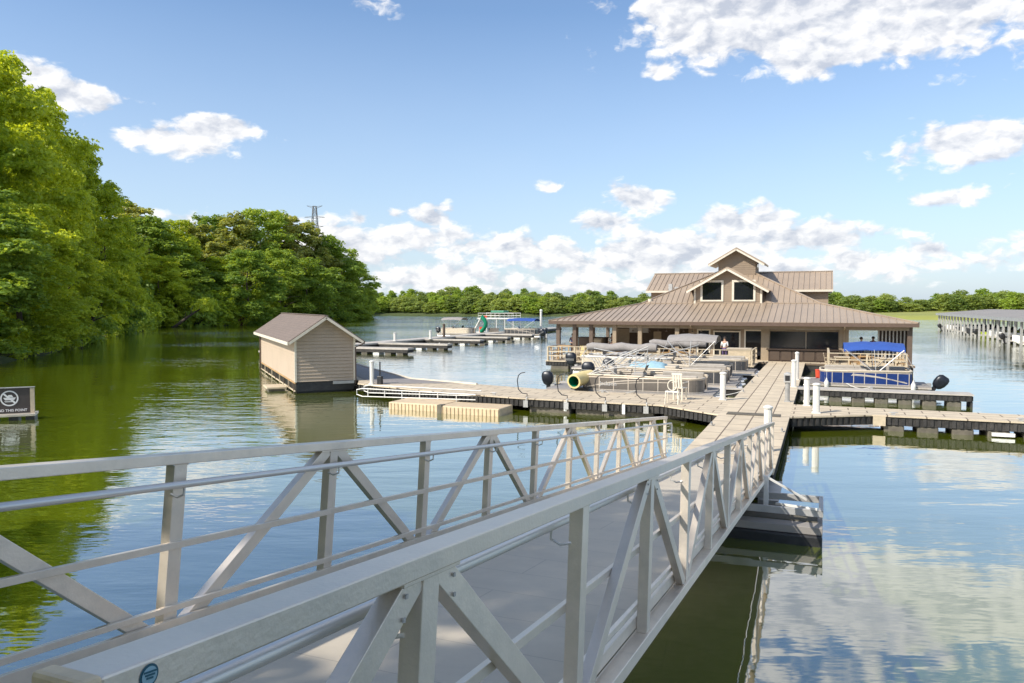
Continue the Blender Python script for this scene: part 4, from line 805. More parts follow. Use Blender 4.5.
# ---------------------------------------------------------------- people (small, far off)
def skinmesh(name, J, E, m, parent, root=0, sub=1):
    me = bpy.data.meshes.new(name); me.from_pydata([j[0] for j in J], E, []); o = bpy.data.objects.new(name, me); COL.objects.link(o); me.materials.append(m); o.parent = parent
    md = o.modifiers.new('skin', 'SKIN'); md.use_smooth_shade = True; sk = me.skin_vertices[0].data
    for i, j in enumerate(J): sk[i].radius = (j[1], j[1] * .85); sk[i].use_root = i == root
    if sub: s = o.modifiers.new('s', 'SUBSURF'); s.levels = sub; s.render_levels = sub
    dg = bpy.context.evaluated_depsgraph_get(); m2 = bpy.data.meshes.new_from_object(o.evaluated_get(dg)); o.modifiers.clear(); o.data = m2; m2.name = name; return o
def person(label, a, b, z, rz, pose, shirt, legs, h=1.72):
    t = thing('person', label, 'person', Lw(a, b, z), 'own', rz=-TH + rz); k = h / 1.75; V = lambda x, y, z_: (x * k, y * k, z_ * k)
    if pose == 'sit': hip, kn, ft = .50, [(-.12, -.42, .50), (.12, -.42, .50)], [(-.12, -.45, .05), (.12, -.45, .05)]
    else: hip, kn, ft = .92, [(-.11, -.03, .50), (.12, .0, .50)], [(-.12, 0, .05), (.14, .03, .05)]
    s = hip - .92
    J = [(V(0, 0, hip), .13 * k), (V(0, -.01, hip + .27), .12 * k), (V(0, 0, hip + .46), .13 * k), (V(0, 0, hip + .56), .055 * k), (V(0, -.02, hip + .63), .085 * k), (V(0, -.02, hip + .74), .085 * k),
         (V(-.1, 0, hip - .04), .09 * k), (V(*kn[0]), .06 * k), (V(*ft[0]), .04 * k), (V(ft[0][0], ft[0][1] - .15, .03), .035 * k), (V(.1, 0, hip - .04), .09 * k), (V(*kn[1]), .06 * k), (V(*ft[1]), .04 * k), (V(ft[1][0], ft[1][1] - .15, .03), .035 * k),
         (V(-.2, 0, hip + .46), .055 * k), (V(-.25, -.02, hip + .18), .042 * k), (V(-.18, -.22, hip + .08), .03 * k), (V(-.13, -.29, hip + .09), .03 * k), (V(.2, 0, hip + .46), .055 * k), (V(.25, -.02, hip + .18), .042 * k), (V(.18, -.22, hip + .1), .03 * k), (V(.13, -.29, hip + .12), .03 * k)]
    Ee = [(0, 1), (1, 2), (2, 3), (3, 4), (4, 5), (0, 6), (6, 7), (7, 8), (8, 9), (0, 10), (10, 11), (11, 12), (12, 13), (2, 14), (14, 15), (15, 16), (16, 17), (2, 18), (18, 19), (19, 20), (20, 21)]
    skinmesh('body', J, Ee, M['skin'], t)
    sj = [(J[i][0], J[i][1] * 1.13 + .006) for i in (0, 1, 2, 14, 15, 18, 19)]; skinmesh('shirt', sj, [(0, 1), (1, 2), (2, 3), (3, 4), (2, 5), (5, 6)], M[shirt], t)
    lj = [(J[i][0], J[i][1] * 1.14 + .006) for i in (0, 6, 7, 8, 10, 11, 12)]; skinmesh('trousers', lj, [(0, 1), (1, 2), (2, 3), (0, 4), (4, 5), (5, 6)], M[legs], t)
    part(MB().ball(V(0, .012, hip + .745), .115 * k, 8, (.95, 1, .9)), 'hair', M['hair'], t, smooth=True)
person('person in dark clothes leaning at the high table inside the right porch', 2.55, 56.9, .55, 1.2, 'stand', 'navy', 'navy')
person('person in dark shirt standing further right in the right porch', 3.35, 58.2, .55, -.6, 'stand', 'navy', 'khaki')
person('person in purple standing at the left end of the left porch', -17.7, 56.3, .55, .4, 'stand', 'purple', 'navy')
person('person in grey and white standing by the middle doors', -6.1, 54.0, .55, -.3, 'stand', 'whitec', 'purple')
person('person in a red shirt sitting on the left porch', -14.6, 56.4, .55, .2, 'sit', 'redc', 'navy'); chair(-14.6, 56.42, 0, 'chair under the person in red on the left porch', 1)
person('person in white standing by the inner column of the left porch', -14.9, 57.4, .55, .5, 'stand', 'whitec', 'navy')
# ================================================================ PONTOON BOATS
def arc(p0, p1, h, n=10): return [tuple(Vector(p0).lerp(Vector(p1), i / n) + Vector((0, 0, h * math.sin(PI * i / n)))) for i in range(n + 1)]
def outboard(t, x, y=0, tilt=0, m='black_steel', sc=1.0):
    o = part(MB().box(x - .12, x + .06, y - .16, y + .16, .1, .62), 'outboard_bracket', M['galv'], t)
    T = Matrix.Translation((x - .1, y, .55)) @ Matrix.Rotation(tilt, 4, 'Y') @ Matrix.Scale(sc, 4)
    prof = [(-.05, .10), (.05, .17), (.25, .22), (.5, .23), (.68, .2), (.78, .12)]; cw = MB(); n = 14; vs = []
    for z, r in prof:
        for j in range(n):
            a = 2 * PI * j / n; cx, sy = math.cos(a), math.sin(a); e = .6
            vs.append((-.28 + (abs(cx) ** e) * (1 if cx > 0 else -1) * r * 1.55 - .06 * z, (abs(sy) ** e) * (1 if sy > 0 else -1) * r, z + .06))
    k = len(prof); cw.add(vs, [(i * n + j, i * n + (j + 1) % n, (i + 1) * n + (j + 1) % n, (i + 1) * n + j) for i in range(k - 1) for j in range(n)] + [tuple(range(n - 1, -1, -1)), tuple(range((k - 1) * n, k * n))])
    e = part(cw.xf(T), 'outboard_motor', M[m], t, smooth=True)
    lg = MB().box(-.36, -.14, -.07, .07, -.62, .02); lg.box(-.55, -.08, -.16, .16, -.5, -.47); lg.tube([(-.5, 0, -.7), (-.1, 0, -.7), (.02, 0, -.7)], [.05, .08, .02], 8); lg.box(-.3, -.16, -.02, .02, -.95, -.7)
    part(lg.xf(T), 'lower_unit', M['blackplastic'], e)
    pr = MB()
    for q in range(3): a = q * 2.1; pr.add([(-.55, 0, -.7), (-.58, .16 * math.cos(a), -.7 + .16 * math.sin(a)), (-.52, .16 * math.cos(a + .7), -.7 + .16 * math.sin(a + .7))], [(0, 1, 2)])
    part(pr.xf(T), 'propeller', M['blackplastic'], e)
    if sc > .9:
        d = MB()
        for z in (.35, .42): d.box(-.62, -.05, -.232, -.22, z, z + .02)
        part(d.xf(T), 'cowling_stripe', M['galv'], e)
def bimini(t, x0, x1, W, z, m, h=.30, base=1.1, sag=.0):
    cv = MB(); n, k = 10, 8; vs = []
    for dz in (0, -.03):
        for i in range(k + 1):
            for j in range(n + 1):
                u, v = i / k, j / n
                vs.append((x0 + (x1 - x0) * u, -W / 2 + W * v, z + dz + h * (1 - (2 * v - 1) ** 2) ** .6 - .05 * (abs(2 * v - 1) ** 4) - .09 * abs(2 * u - 1) ** 3 + .02 * math.cos(6 * PI * u)))
    N_ = (k + 1) * (n + 1); f = []
    for i in range(k):
        for j in range(n): a = i * (n + 1) + j; f += [(a, a + 1, a + n + 2, a + n + 1), (a + N_, a + n + 1 + N_, a + n + 2 + N_, a + 1 + N_)]
    cv.add(vs, f); c = part(cv, 'canopy', M[m], t, smooth=True)
    for s in (-1, 1):
        y = s * W / 2; xm = (x0 + x1) / 2 - .1
        fr = MB()
        for xe in (x0 + .06, (x0 + x1) / 2, x1 - .06): fr.tube([(xm, y * .98, base), (xe, y, z - .04)], .016, 6)
        fr.tube([(x0 - .5, y, base), (x0 + .06, y, z - .06)], .010, 5); part(fr, 'canopy_frame', M['alu_tube'], t, smooth=True)
    return c
def pontoon(label, loc, rz, L=6.9, W=2.5, panel='taupe_panel', rim='cream', seat='seat', bim=None, tilt=0, motor='black_steel', tower=False, x0=.75, mscale=1.0, boom=None, towel=False, arch=False, mark=None, group=None, stripes=True):
    t = thing('pontoon_boat', label, 'boat', loc, 'own', rz=rz, group=group)
    for s in (-1, 1):
        y = s * (W / 2 - .42); tb = MB().tube([(.1, y, .16), (.2, y, .14), (L - 1.3, y, .14), (L - .75, y, .18), (L - .35, y, .27), (L + .02, y, .42)], [.12, .31, .31, .28, .2, .06], 14)
        part(tb, 'pontoon', M['alu_tube'], t, smooth=True)
    part(MB().box(.15, L - .25, -W / 2, W / 2, .47, .56), 'deck', M['slate'], t, bevel=.015)
    part(MB().box(.12, L - .22, -W / 2 - .03, W / 2 + .03, .44, .50), 'rub_rail', M['alu'], t)
    x1 = L - .75; hw = W / 2 - .06
    for s in (-1, 1):
        y = s * hw
        cr = .55; path = [(x0, s * .35), (x0, s * (hw - .12)), (x0 + .12, y), (x1 - cr, y)] + [(x1 - cr + cr * math.sin(q * PI / 12), s * (hw - cr) + s * cr * math.cos(q * PI / 12)) for q in range(1, 7)] + [(x1, s * .35)]
        wm = MB()
        for (p_, q_) in zip(path[:-1], path[1:]): wm.bar((*p_, .86), (*q_, .86), .036, .52)
        pn = part(wm, 'side_panel', M[panel], t)
        if stripes:
            sp_ = MB(); n = 18; yy = y + s * .021
            for (q0, q1, za, zb, wd) in ((x0 + .3, x1 - 1.4, .72, .98, .03), (x0 + .2, x0 + 2.6, .66, 1.02, .05)):
                for i in range(n):
                    u0, u1 = i / n, (i + 1) / n; f_ = lambda u: za + (zb - za) * math.sin(u * PI / 2)
                    a_, b_ = q0 + (q1 - q0) * u0, q0 + (q1 - q0) * u1; sp_.add([(a_, yy, f_(u0)), (b_, yy, f_(u1)), (b_, yy, f_(u1) + wd), (a_, yy, f_(u0) + wd)], [(0, 1, 2, 3)])
            part(sp_, 'stripe', M['alu'], pn)
        if mark:
            tm = text_mb(mark[0], mark[2]); tm.v = [((v[0] if s < 0 else -v[0]) + mark[1], y + s * .024, v[1] + .86) for v in tm.v]; part(tm, 'lettering', M['paint'], pn)
        rl = MB(); rl.tube([(*p_, 1.14) for p_ in path], .025, 8); rl.tube([(*p_, .59) for p_ in path], .022, 6)
        for i in range(8): x = x0 + .12 + (x1 - cr - x0 - .12) * i / 7; rl.box(x - .018, x + .018, y - .026, y + .026, .56, 1.15)
        part(rl, 'rail_frame', M['alu'], t, smooth=True)
        part(MB().tube([(*p_, 1.19 + .05 * math.exp(-((p_[0] - x0) / 1.5) ** 2)) for p_ in path], .05, 8), 'gunwale', M[rim], t, smooth=True)
    for (xa, xb, ya, yb) in ((x0 + .1, x0 + 1.3, -hw + .08, -hw + .68), (x1 - 2.1, x1 - .2, -hw + .08, -hw + .68), (x1 - 2.1, x1 - .2, hw - .68, hw - .08)):
        ss = part(MB().box(xa, xb, ya, yb, .562, .92), 'lounge_seat', M[seat], t, bevel=.05)
        inner = ya < 0; yy = ya if inner else yb - .16
        part(MB().box(xa, xb, yy, yy + .16, .9, 1.32), 'seat_back', M[seat], ss, bevel=.05)
    cs = part(MB().box(x0 + 1.9, x0 + 2.5, hw - .9, hw - .1, .562, 1.25), 'console', M[seat], t, bevel=.06)
    part(MB().bar((x0 + 2.45, hw - .5, 1.25), (x0 + 2.6, hw - .5, 1.6), .6, .012, (0, 1, 0)), 'windscreen', M['glass'], cs)
    part(MB().tube([(x0 + 1.86 + 0 * q, hw - .5 + .17 * math.cos(q * PI / 6), 1.22 + .17 * math.sin(q * PI / 6)) for q in range(13)], .015, 6), 'steering_wheel', M['blackplastic'], cs)
    hs = part(MB().box(x0 + 1.0, x0 + 1.5, hw - .8, hw - .25, .8, .95), 'helm_seat', M[seat], t, bevel=.04); part(MB().box(x0 + .95, x0 + 1.08, hw - .8, hw - .25, .93, 1.5), 'seat_back', M[seat], hs, bevel=.04)
    outboard(t, .12, 0, tilt, motor, mscale)
    if bim: bimini(t, bim[0], bim[1], W - .1, bim[2], bim[3])
    if tower:
        for s in (-1, 1):
            y = s * hw; tw = MB()
            tw.tube([(x0 - .6, y, .6), (x0 + .2, y, 1.2), (x0 + 1.3, y, 1.55), (x0 + 2.6, y, 1.72)], .024, 8); tw.tube([(x0 + .3, y, 1.25), (x0 + 1.4, y, 1.95), (x0 + 2.5, y, 2.45)], .022, 8); tw.tube([(x0 + 1.7, y, 1.2), (x0 + .9, y, 1.75), (x0 + .0, y, 2.1)], .02, 8); tw.tube([(x0 + 2.4, y, 1.2), (x0 + 2.5, y, 2.42)], .018, 8)
            part(tw, 'tower_frame', M['galv'], t, smooth=True)
        ra = MB()
        for i in range(5): ra.tube([(x0 + .7 + .13 * i, -hw * .9, 1.5), (x0 + .4 + .13 * i, -hw * .9, 2.0)], .02, 6); ra.tube([(x0 + .7 + .13 * i, -hw * .9, 1.5), (x0 + .62 + .13 * i, -hw * .9, 1.42)], .02, 6)
        part(ra, 'board_rack', M['galv'], t, smooth=True)
    if boom:
        xa, xb, z, mm, r = boom; n = 14
        for s in (-1, 1) if False else (0,):
            part(MB().tube([(xa + (xb - xa) * i / n, s * .0 - hw * .3, z + .05 * math.sin(i * 1.1)) for i in range(n + 1)], [r * (.6 + .4 * math.sin(PI * min(1, (i + 1) / 4) / 2)) * (1 + .08 * math.sin(i * 2.1)) for i in range(n + 1)], 10), 'furled_canopy', M[mm], t, smooth=True)
        fr = MB()
        for s in (-1, 1): fr.tube([(xa + .4, s * hw, 1.2), (xb - .4, s * hw * .5, z - .05)], .02, 6); fr.tube([(xb - .6, s * hw, 1.2), (xa + .5, s * hw * .5, z - .05)], .02, 6); fr.tube([(xa + .1, s * hw * .4, z - .05), (xa - .2, s * hw, 1.2)], .02, 6)
        part(fr, 'canopy_frame', M['alu_tube'], t, smooth=True)
    if arch:
        ar = MB()
        for i in range(6): ar.tube([(x0 + .3 + .3 * i, -hw, 1.2), (x0 + 1.1 + .33 * i, -hw, 1.95 - .04 * i)], .018, 6); ar.tube([(x0 + .3 + .3 * i, hw, 1.2), (x0 + 1.1 + .33 * i, hw, 1.95 - .04 * i)], .025, 6)
        ar.tube([(x0 + 1.1, -hw, 1.95), (x0 + 2.75, -hw, 1.75)], .02, 6); ar.tube([(x0 + 1.1, -hw, 1.95), (x0 + 1.1, hw, 1.95)], .018, 6); part(ar, 'folded_arch', M['galv'], t, smooth=True)
    return t
def at_dock(a, b): return Lw(a, b, 0)
RZ = -TH
pontoon('brown pontoon boat with cream rim and silver tower, moored closest along the paver dock', at_dock(-12.0, 34.85), RZ, L=8.0, W=2.5, panel='taupe_panel', mark=('Jackson', 3.1, .26), tower=True, tilt=0, x0=1.9, mscale=.8)
pontoon('grey pontoon boat with folded silver arches behind the brown one', at_dock(-11.2, 39.3), RZ, L=7.7, W=2.5, panel='char_panel', rim='cream', arch=True)
tb = pontoon('pontoon boat with a raised grey bimini canopy near the restaurant doors', at_dock(-10.9, 42.4), RZ, L=7.2, W=2.4, panel='char_panel', rim='cream', bim=(3.2, 5.8, 2.55, 'grey_canvas'))
pontoon('pontoon boat with a long furled grey canopy beside the terrace', at_dock(-14.6, 47.0), RZ, L=7.0, W=2.4, panel='cream', rim='white', boom=(.9, 5.3, 1.78, 'grey_canvas', .27), stripes=False)
pontoon('pontoon boat with a dark ended furled canopy, closest to the left terrace railing', at_dock(-10.2, 47.4), RZ, L=6.9, W=2.4, panel='char_panel', rim='cream', boom=(.4, 3.8, 2.08, 'grey_canvas', .22))
t = thing('towel', 'light blue tarpaulin heaped over the seats of the grey pontoon boat', 'tarpaulin', Lw(-8.3, 39.6, 1.2), 'own', rz=RZ)
def heap(w, d, h, seed):
    rng = random.Random(seed); mb = MB(); n, k = 14, 10
    for i in range(n + 1):
        for j in range(k + 1):
            u, v = 2 * i / n - 1, 2 * j / k - 1; r = max(0, 1 - u * u) * max(0, 1 - v * v); mb.v.append((u * w, v * d, h * r ** .35 * (.8 + .3 * noise.noise(Vector((u * 2 + seed, v * 2, 0)))) - .05))
    for i in range(n):
        for j in range(k): a = i * (k + 1) + j; mb.f.append((a, a + 1, a + k + 2, a + k + 1))
    mb.add([(x * 1, y * 1, -.06) for x, y in ((-w, -d), (w, -d), (w, d), (-w, d))], [(3, 2, 1, 0)]); return mb
part(heap(1.0, .8, .42, 2), 'cover', M['ltblue'], t, smooth=True); part(MB().box(.9, 1.5, -.5, .5, -.3, .1), 'cushion', M['cream'], t, bevel=.05)
# the yellow and green tube at the stern of the brown boat
a, b = gl(573, 381, .98); t = thing('slide_tube', 'open yellow tube with green lining standing on the stern of the brown boat', 'tube', Lw(a, b + .3, .98), 'own', rz=RZ + .15)
t.scale = (.7, .7, .7)
def ringtube(pts, r0, r1, n=20):
    m1 = MB().tube(pts, r0, n); m1.f = m1.f[:-2]; m2 = MB().tube(pts, r1, n); m2.f = m2.f[:-2]; return m1, m2
pts = [(0, -.55, -.02), (.15, 0, .05), (.45, .55, .12), (.9, 1.1, .15)]
m1, m2 = ringtube(pts, .47, .36); n = 20
rim = MB(); rim.add(m1.v[:n] + m2.v[:n], [(i, (i + 1) % n, (i + 1) % n + n, i + n) for i in range(n)]); m1.add(rim.v, rim.f)
part(m1, 'shell', M['yellow'], t, smooth=True); part(m2, 'lining', M['green'], t, smooth=True)
bt = part(MB().add([m2.v[i + 3 * n] for i in range(n)], [tuple(range(n))]), 'inner_end', M['green'], t)
part(MB().box(-.2, .9, -.3, .9, -.55, -.46), 'rest', M['blackplastic'], t)
# blue pontoon boat
bb = pontoon('blue sided pontoon boat with a blue bimini canopy at the right dock', Lw(5.0, 41.9, 0), RZ + PI, L=5.75, W=2.5, panel='blue_panel', rim='cream', x0=.95, mscale=.85, bim=(1.25, 3.95, 2.3, 'blue_canvas'), tilt=-.62, group=None)
for i, x in enumerate((.9, 4.7)):
    t = thing('fender', ('white fender hanging near the motor of the blue boat', 'white fender hanging near the bow of the blue boat')[i], 'fender', Lw(5.0 - x, 40.52, .25), 'own', rz=RZ)
    part(MB().lathe([(.03, -.02), (.10, .06), (.11, .4), (.04, .52), (.02, .6)], (0, 0), 12), 'body', M['white'], t, smooth=True); part(MB().tube([(0, 0, .55), (0, .05, .95)], .008, 5), 'rope', M['white'], t)
for _p, _q, _l in (((-3.15, 35.2, .62), (-4.6, 34.3, .55), 'slack white mooring line from the walkway to the brown pontoon boat'), ((2.2, 38.8, .62), (1.2, 40.6, .6), 'slack white mooring line from the finger dock to the blue boat'), ((-8.9, 32.7, .62), (-7.6, 33.6, .6), 'white mooring line from the left dock to the brown boat side')):
    t = thing('mooring_line', _l, 'rope', _p); part(MB().tube([tuple(Vector(_p).lerp(Vector(_q), k / 8) - Vector((0, 0, .14 * math.sin(PI * k / 8)))) for k in range(9)], .016, 6), 'rope', M['white'], t, smooth=True)
# far boats at the distant docks
pontoon('distant pontoon boat with a flat grey canopy on the far left dock', Lw(-50.5, 97.5, 0), RZ, L=6.0, W=2.5, panel='cream', rim='cream', bim=(.8, 3.9, 2.5, 'grey_canvas'))
pontoon('distant pontoon boat with a blue canopy at the end of the far dock', Lw(-35.2, 98.6, 0), RZ + PI, L=6.2, W=2.5, panel='char_panel', rim='cream', bim=(.9, 5.0, 2.4, 'blue_canvas'))
def partybarge():
    t = thing('slide_boat', 'double deck party boat with a green spiral slide at the far dock', 'boat', Lw(-48.0, 104.0, 0), 'own', rz=RZ); t.scale = (.6, .8, .82)
    for y in (-1.3, 1.3): part(MB().tube([(0, y, .15), (11, y, .15), (12, y, .4)], [.35, .35, .05], 10), 'pontoon', M['alu'], t, smooth=True)
    part(MB().box(0, 11.5, -1.8, 1.8, .5, .65), 'deck', M['white'], t)
    for x in (2.2, 4.5, 6.8, 9.0, 11.2):
        for y in (-1.7, 1.7): part(MB().box(x - .06, x + .06, y - .06, y + .06, .65, 3.0), 'pillar', M['white'], t)
    part(MB().box(1.8, 11.4, -1.85, 1.85, 3.0, 3.2), 'upper_deck', M['white'], t)
    rl = MB()
    for y in (-1.8, 1.8):
        for z in (3.6, 4.05): rl.tube([(2.0, y, z), (11.3, y, z)], .04, 6)
        for i in range(9): rl.tube([(2 + i * 1.16, y, 3.2), (2 + i * 1.16, y, 4.05)], .035, 6)
    part(rl, 'upper_railing', M['white'], t)
    part(MB().box(5, 8.5, -1.2, 1.2, 4.1, 4.5), 'sun_lounge', M['green'], t, bevel=.1); part(MB().box(3.2, 4.4, -1.86, -1.8, 3.25, 3.6), 'banner', M['red'], t)
    pts = [(3.2 + .9 * math.cos(q * .5), -2.3 - .4 * math.sin(q * .25), 3.3 - .27 * q) for q in range(9)]; sl = part(MB().tube([(3.2 + 1.1 * math.sin(q * .42), -2.2, 3.4 - 2.7 * q / 8 * 1.0) for q in range(9)], .42, 12), 'spiral_slide', M['green'], t, smooth=True)
    part(MB().tube([(1.0, -2.0, .8), (2.9, -2.1, 3.3)], .12, 8), 'stair_rail', M['white'], t); part(MB().bar((.6, -1.6, .65), (2.6, -1.6, 3.1), .8, .1, (0, 1, 0)), 'stairs', M['white'], t)
    part(MB().box(4.8, 7.5, -1.9, -1.83, .66, 1.4), 'side_panel', M['taupe_panel'], t); part(MB().box(2.4, 3.4, -1.95, -1.6, .66, 1.6), 'red_locker', M['red'], t)
partybarge()
t = thing('moored_motor', 'black outboard hanging off the end of the far dock beside the tall white post', 'outboard', Lw(-34.2, 97.2, 0), 'own', rz=RZ); outboard(t, 0, 0, -.5, sc=1.2)
# ================================================================ COVERED SLIPS (right)
def slips():
    t = thing('covered_slips', 'long flat roofed row of covered boat slips across the water on the right', 'boat shelter', (27, 115, 0))
    a0, a1, b0, b1 = 20, 36, 78, 160; z = 3.05
    part(MB().slab([(a0 - .4, b0, z), (a0 - .4, b1, z), ((a0 + a1) / 2, b1, z + .75), ((a0 + a1) / 2, b0, z + .75)], .12), 'roof_slope', M['slate'], t)
    part(MB().slab([(a1 + .4, b0, z), (a1 + .4, b1, z), ((a0 + a1) / 2, b1, z + .75), ((a0 + a1) / 2, b0, z + .75)], .12), 'roof_slope', M['slate'], t)
    part(MB().box(a0 - .46, a0 - .405, b0, b1, z - .35, z + .02), 'eave_beam', M['galv'], t)
    part(MB().add([(a0, b1 - .1, z - .1), (a1, b1 - .1, z - .1), ((a0 + a1) / 2, b1 - .1, z + .6)], [(0, 1, 2)]), 'gable_end', M['slate'], t)
    part(MB().box((a0 + a1) / 2 - 1, (a0 + a1) / 2 + 1, b0, b1, .35, .55), 'walkway', M['farDeck'], t); part(MB().box((a0 + a1) / 2 - .9, (a0 + a1) / 2 + .9, b0, b1, -.1, .348), 'walkway_floats', M['rubber'], t)
    n = 28
    for i in range(n):
        b = b0 + 1 + i * (b1 - b0 - 2) / (n - 1)
        part(MB().box(a0 - .12, a0 + .12, b - .12, b + .12, -.3, z - .02), 'post', M['galv'], t); part(MB().box(a0 + 7.2, a0 + 7.4, b - .1, b + .1, .5, z + .5), 'inner_post', M['galv'], t)
        if i % 2 == 0: part(MB().box(a0 + .13, a0 + 6.9, b - .35, b + .35, .3, .5), 'slip_finger', M['farDeck'], t)
slips()
def runabout(kind):
    t = thing('motorboat', 'x', 'boat', (0, 0, 0), 'own', rz=0, group='boats under the slip roof'); L, Wd = 6.2, 2.2; st = 12; vs = []; ring = 7
    for i in range(st + 1):
        u = i / st; w = Wd / 2 * (1 - max(0, (u - .45) / .55) ** 2.2) + .02; sh = .85 + .35 * u ** 2; k = -.25 + .75 * max(0, (u - .6) / .4) ** 2
        for (fx, fz) in ((-1, 1), (-.96, .5), (-.75, .1), (0, 0), (.75, .1), (.96, .5), (1, 1)): vs.append((u * L, fx * w, k + (sh - k) * fz))
    h = MB().add(vs, [(i * ring + j, i * ring + j + 1, (i + 1) * ring + j + 1, (i + 1) * ring + j) for i in range(st) for j in range(ring - 1)] + [tuple(range(ring))])
    hull = part(h, 'hull', M[('white', 'blackplastic', 'limegreen')[kind]], t, smooth=True)
    dk = MB().add([(u * L, s * (Wd / 2 * (1 - max(0, (u - .45) / .55) ** 2.2)) * .98, .84 + .35 * u ** 2) for u in (0, .2, .4, .6, .75, .88, .97) for s in (-1, 1)], [(2 * i, 2 * i + 1, 2 * i + 3, 2 * i + 2) for i in range(6)]); part(dk, 'deck', M['cream'], t)
    ws = part(MB().bar((3.6, 0, .95), (3.3, 0, 1.45), 1.7, .03, (0, 1, 0)), 'windscreen', M['glass'], t); part(MB().box(1.2, 2.6, -.8, .8, .86, 1.2), 'seat', M['whitec' if kind else 'navy'], t, bevel=.06)
    outboard(t, 0, 0, -.3 if kind else 0, 'blackplastic', .9); return t
protos = [runabout(0), runabout(1), runabout(2)]; firstu = [True] * 3
hues = ['white', 'dark', 'lime green']
for i in range(14):
    b = 81.5 + i * 5.72; k = (0, 0, 1, 0, 0, 2, 0, 0, 1, 0, 0, 2, 0, 1)[i] if i != 13 else 1
    k = {0: 0, 1: 1, 2: 0, 3: 0, 4: 1, 5: 0, 6: 0, 7: 2, 8: 1, 9: 0, 10: 1, 11: 0, 12: 0, 13: 1}[i]
    lab = '%s hulled motorboat in the %s slip from the far end of the covered slips' % (hues[k], ['first','second','third','fourth','fifth','sixth','seventh','eighth','ninth','tenth','eleventh','twelfth','thirteenth','fourteenth'][13 - i])
    out = i % 3 != 1; loc = Lw((26.0 if out else 20.4) + random.Random(i).uniform(-.6, .8), b, 0); rz = RZ + (PI if out else 0)
    p = protos[k]
    if firstu[k]: firstu[k] = False; p.location = loc; p.rotation_euler = (0, 0, rz); p['label'] = lab
    else: dup(p, loc, rz, lab)
# ================================================================ PYLON
def pylon():
    x, y = (316 - 512) / FPX * 420, 420; g = gh(x, y); H = CAMH + (306 - 207) / FPX * 420
    t = thing('transmission_tower', 'steel lattice transmission tower rising behind the left trees', 'pylon', (x, y, g), 'own'); H -= g
    m = MB(); w = lambda z: 3.6 * (1 - z / H) + .8
    lv = [0, 8, 16, 23, 29, 34, 39, 43, 47, H]; C4 = [(-1, -1), (1, -1), (1, 1), (-1, 1)]
    for z0, z1 in zip(lv[:-1], lv[1:]):
        for i in range(4):
            a, b = C4[i], C4[(i + 1) % 4]; A0, B0_ = (a[0] * w(z0), a[1] * w(z0), z0), (b[0] * w(z0), b[1] * w(z0), z0); A1, B1_ = (a[0] * w(z1), a[1] * w(z1), z1), (b[0] * w(z1), b[1] * w(z1), z1)
            m.bar(A0, A1, .3, .3); m.bar(A0, B1_, .16, .16); m.bar(B0_, A1, .16, .16); m.bar(A1, B1_, .16, .16)
    part(m, 'lattice', M['steel'], t); 
    for z, wd in ((H - 1, 4.2), (H - 6, 5.5), (H - 11, 4.6)):
        c = MB()
        for s in (-1, 1): c.bar((0, 0, z - .6), (s * wd, 0, z + (1.2 if z > H - 2 else 0)), .2, .2); c.bar((0, 0, z + .7), (s * wd, 0, z + (1.2 if z > H - 2 else 0)), .2, .2)
        part(c, 'cross_arm', M['steel'], t)
pylon()
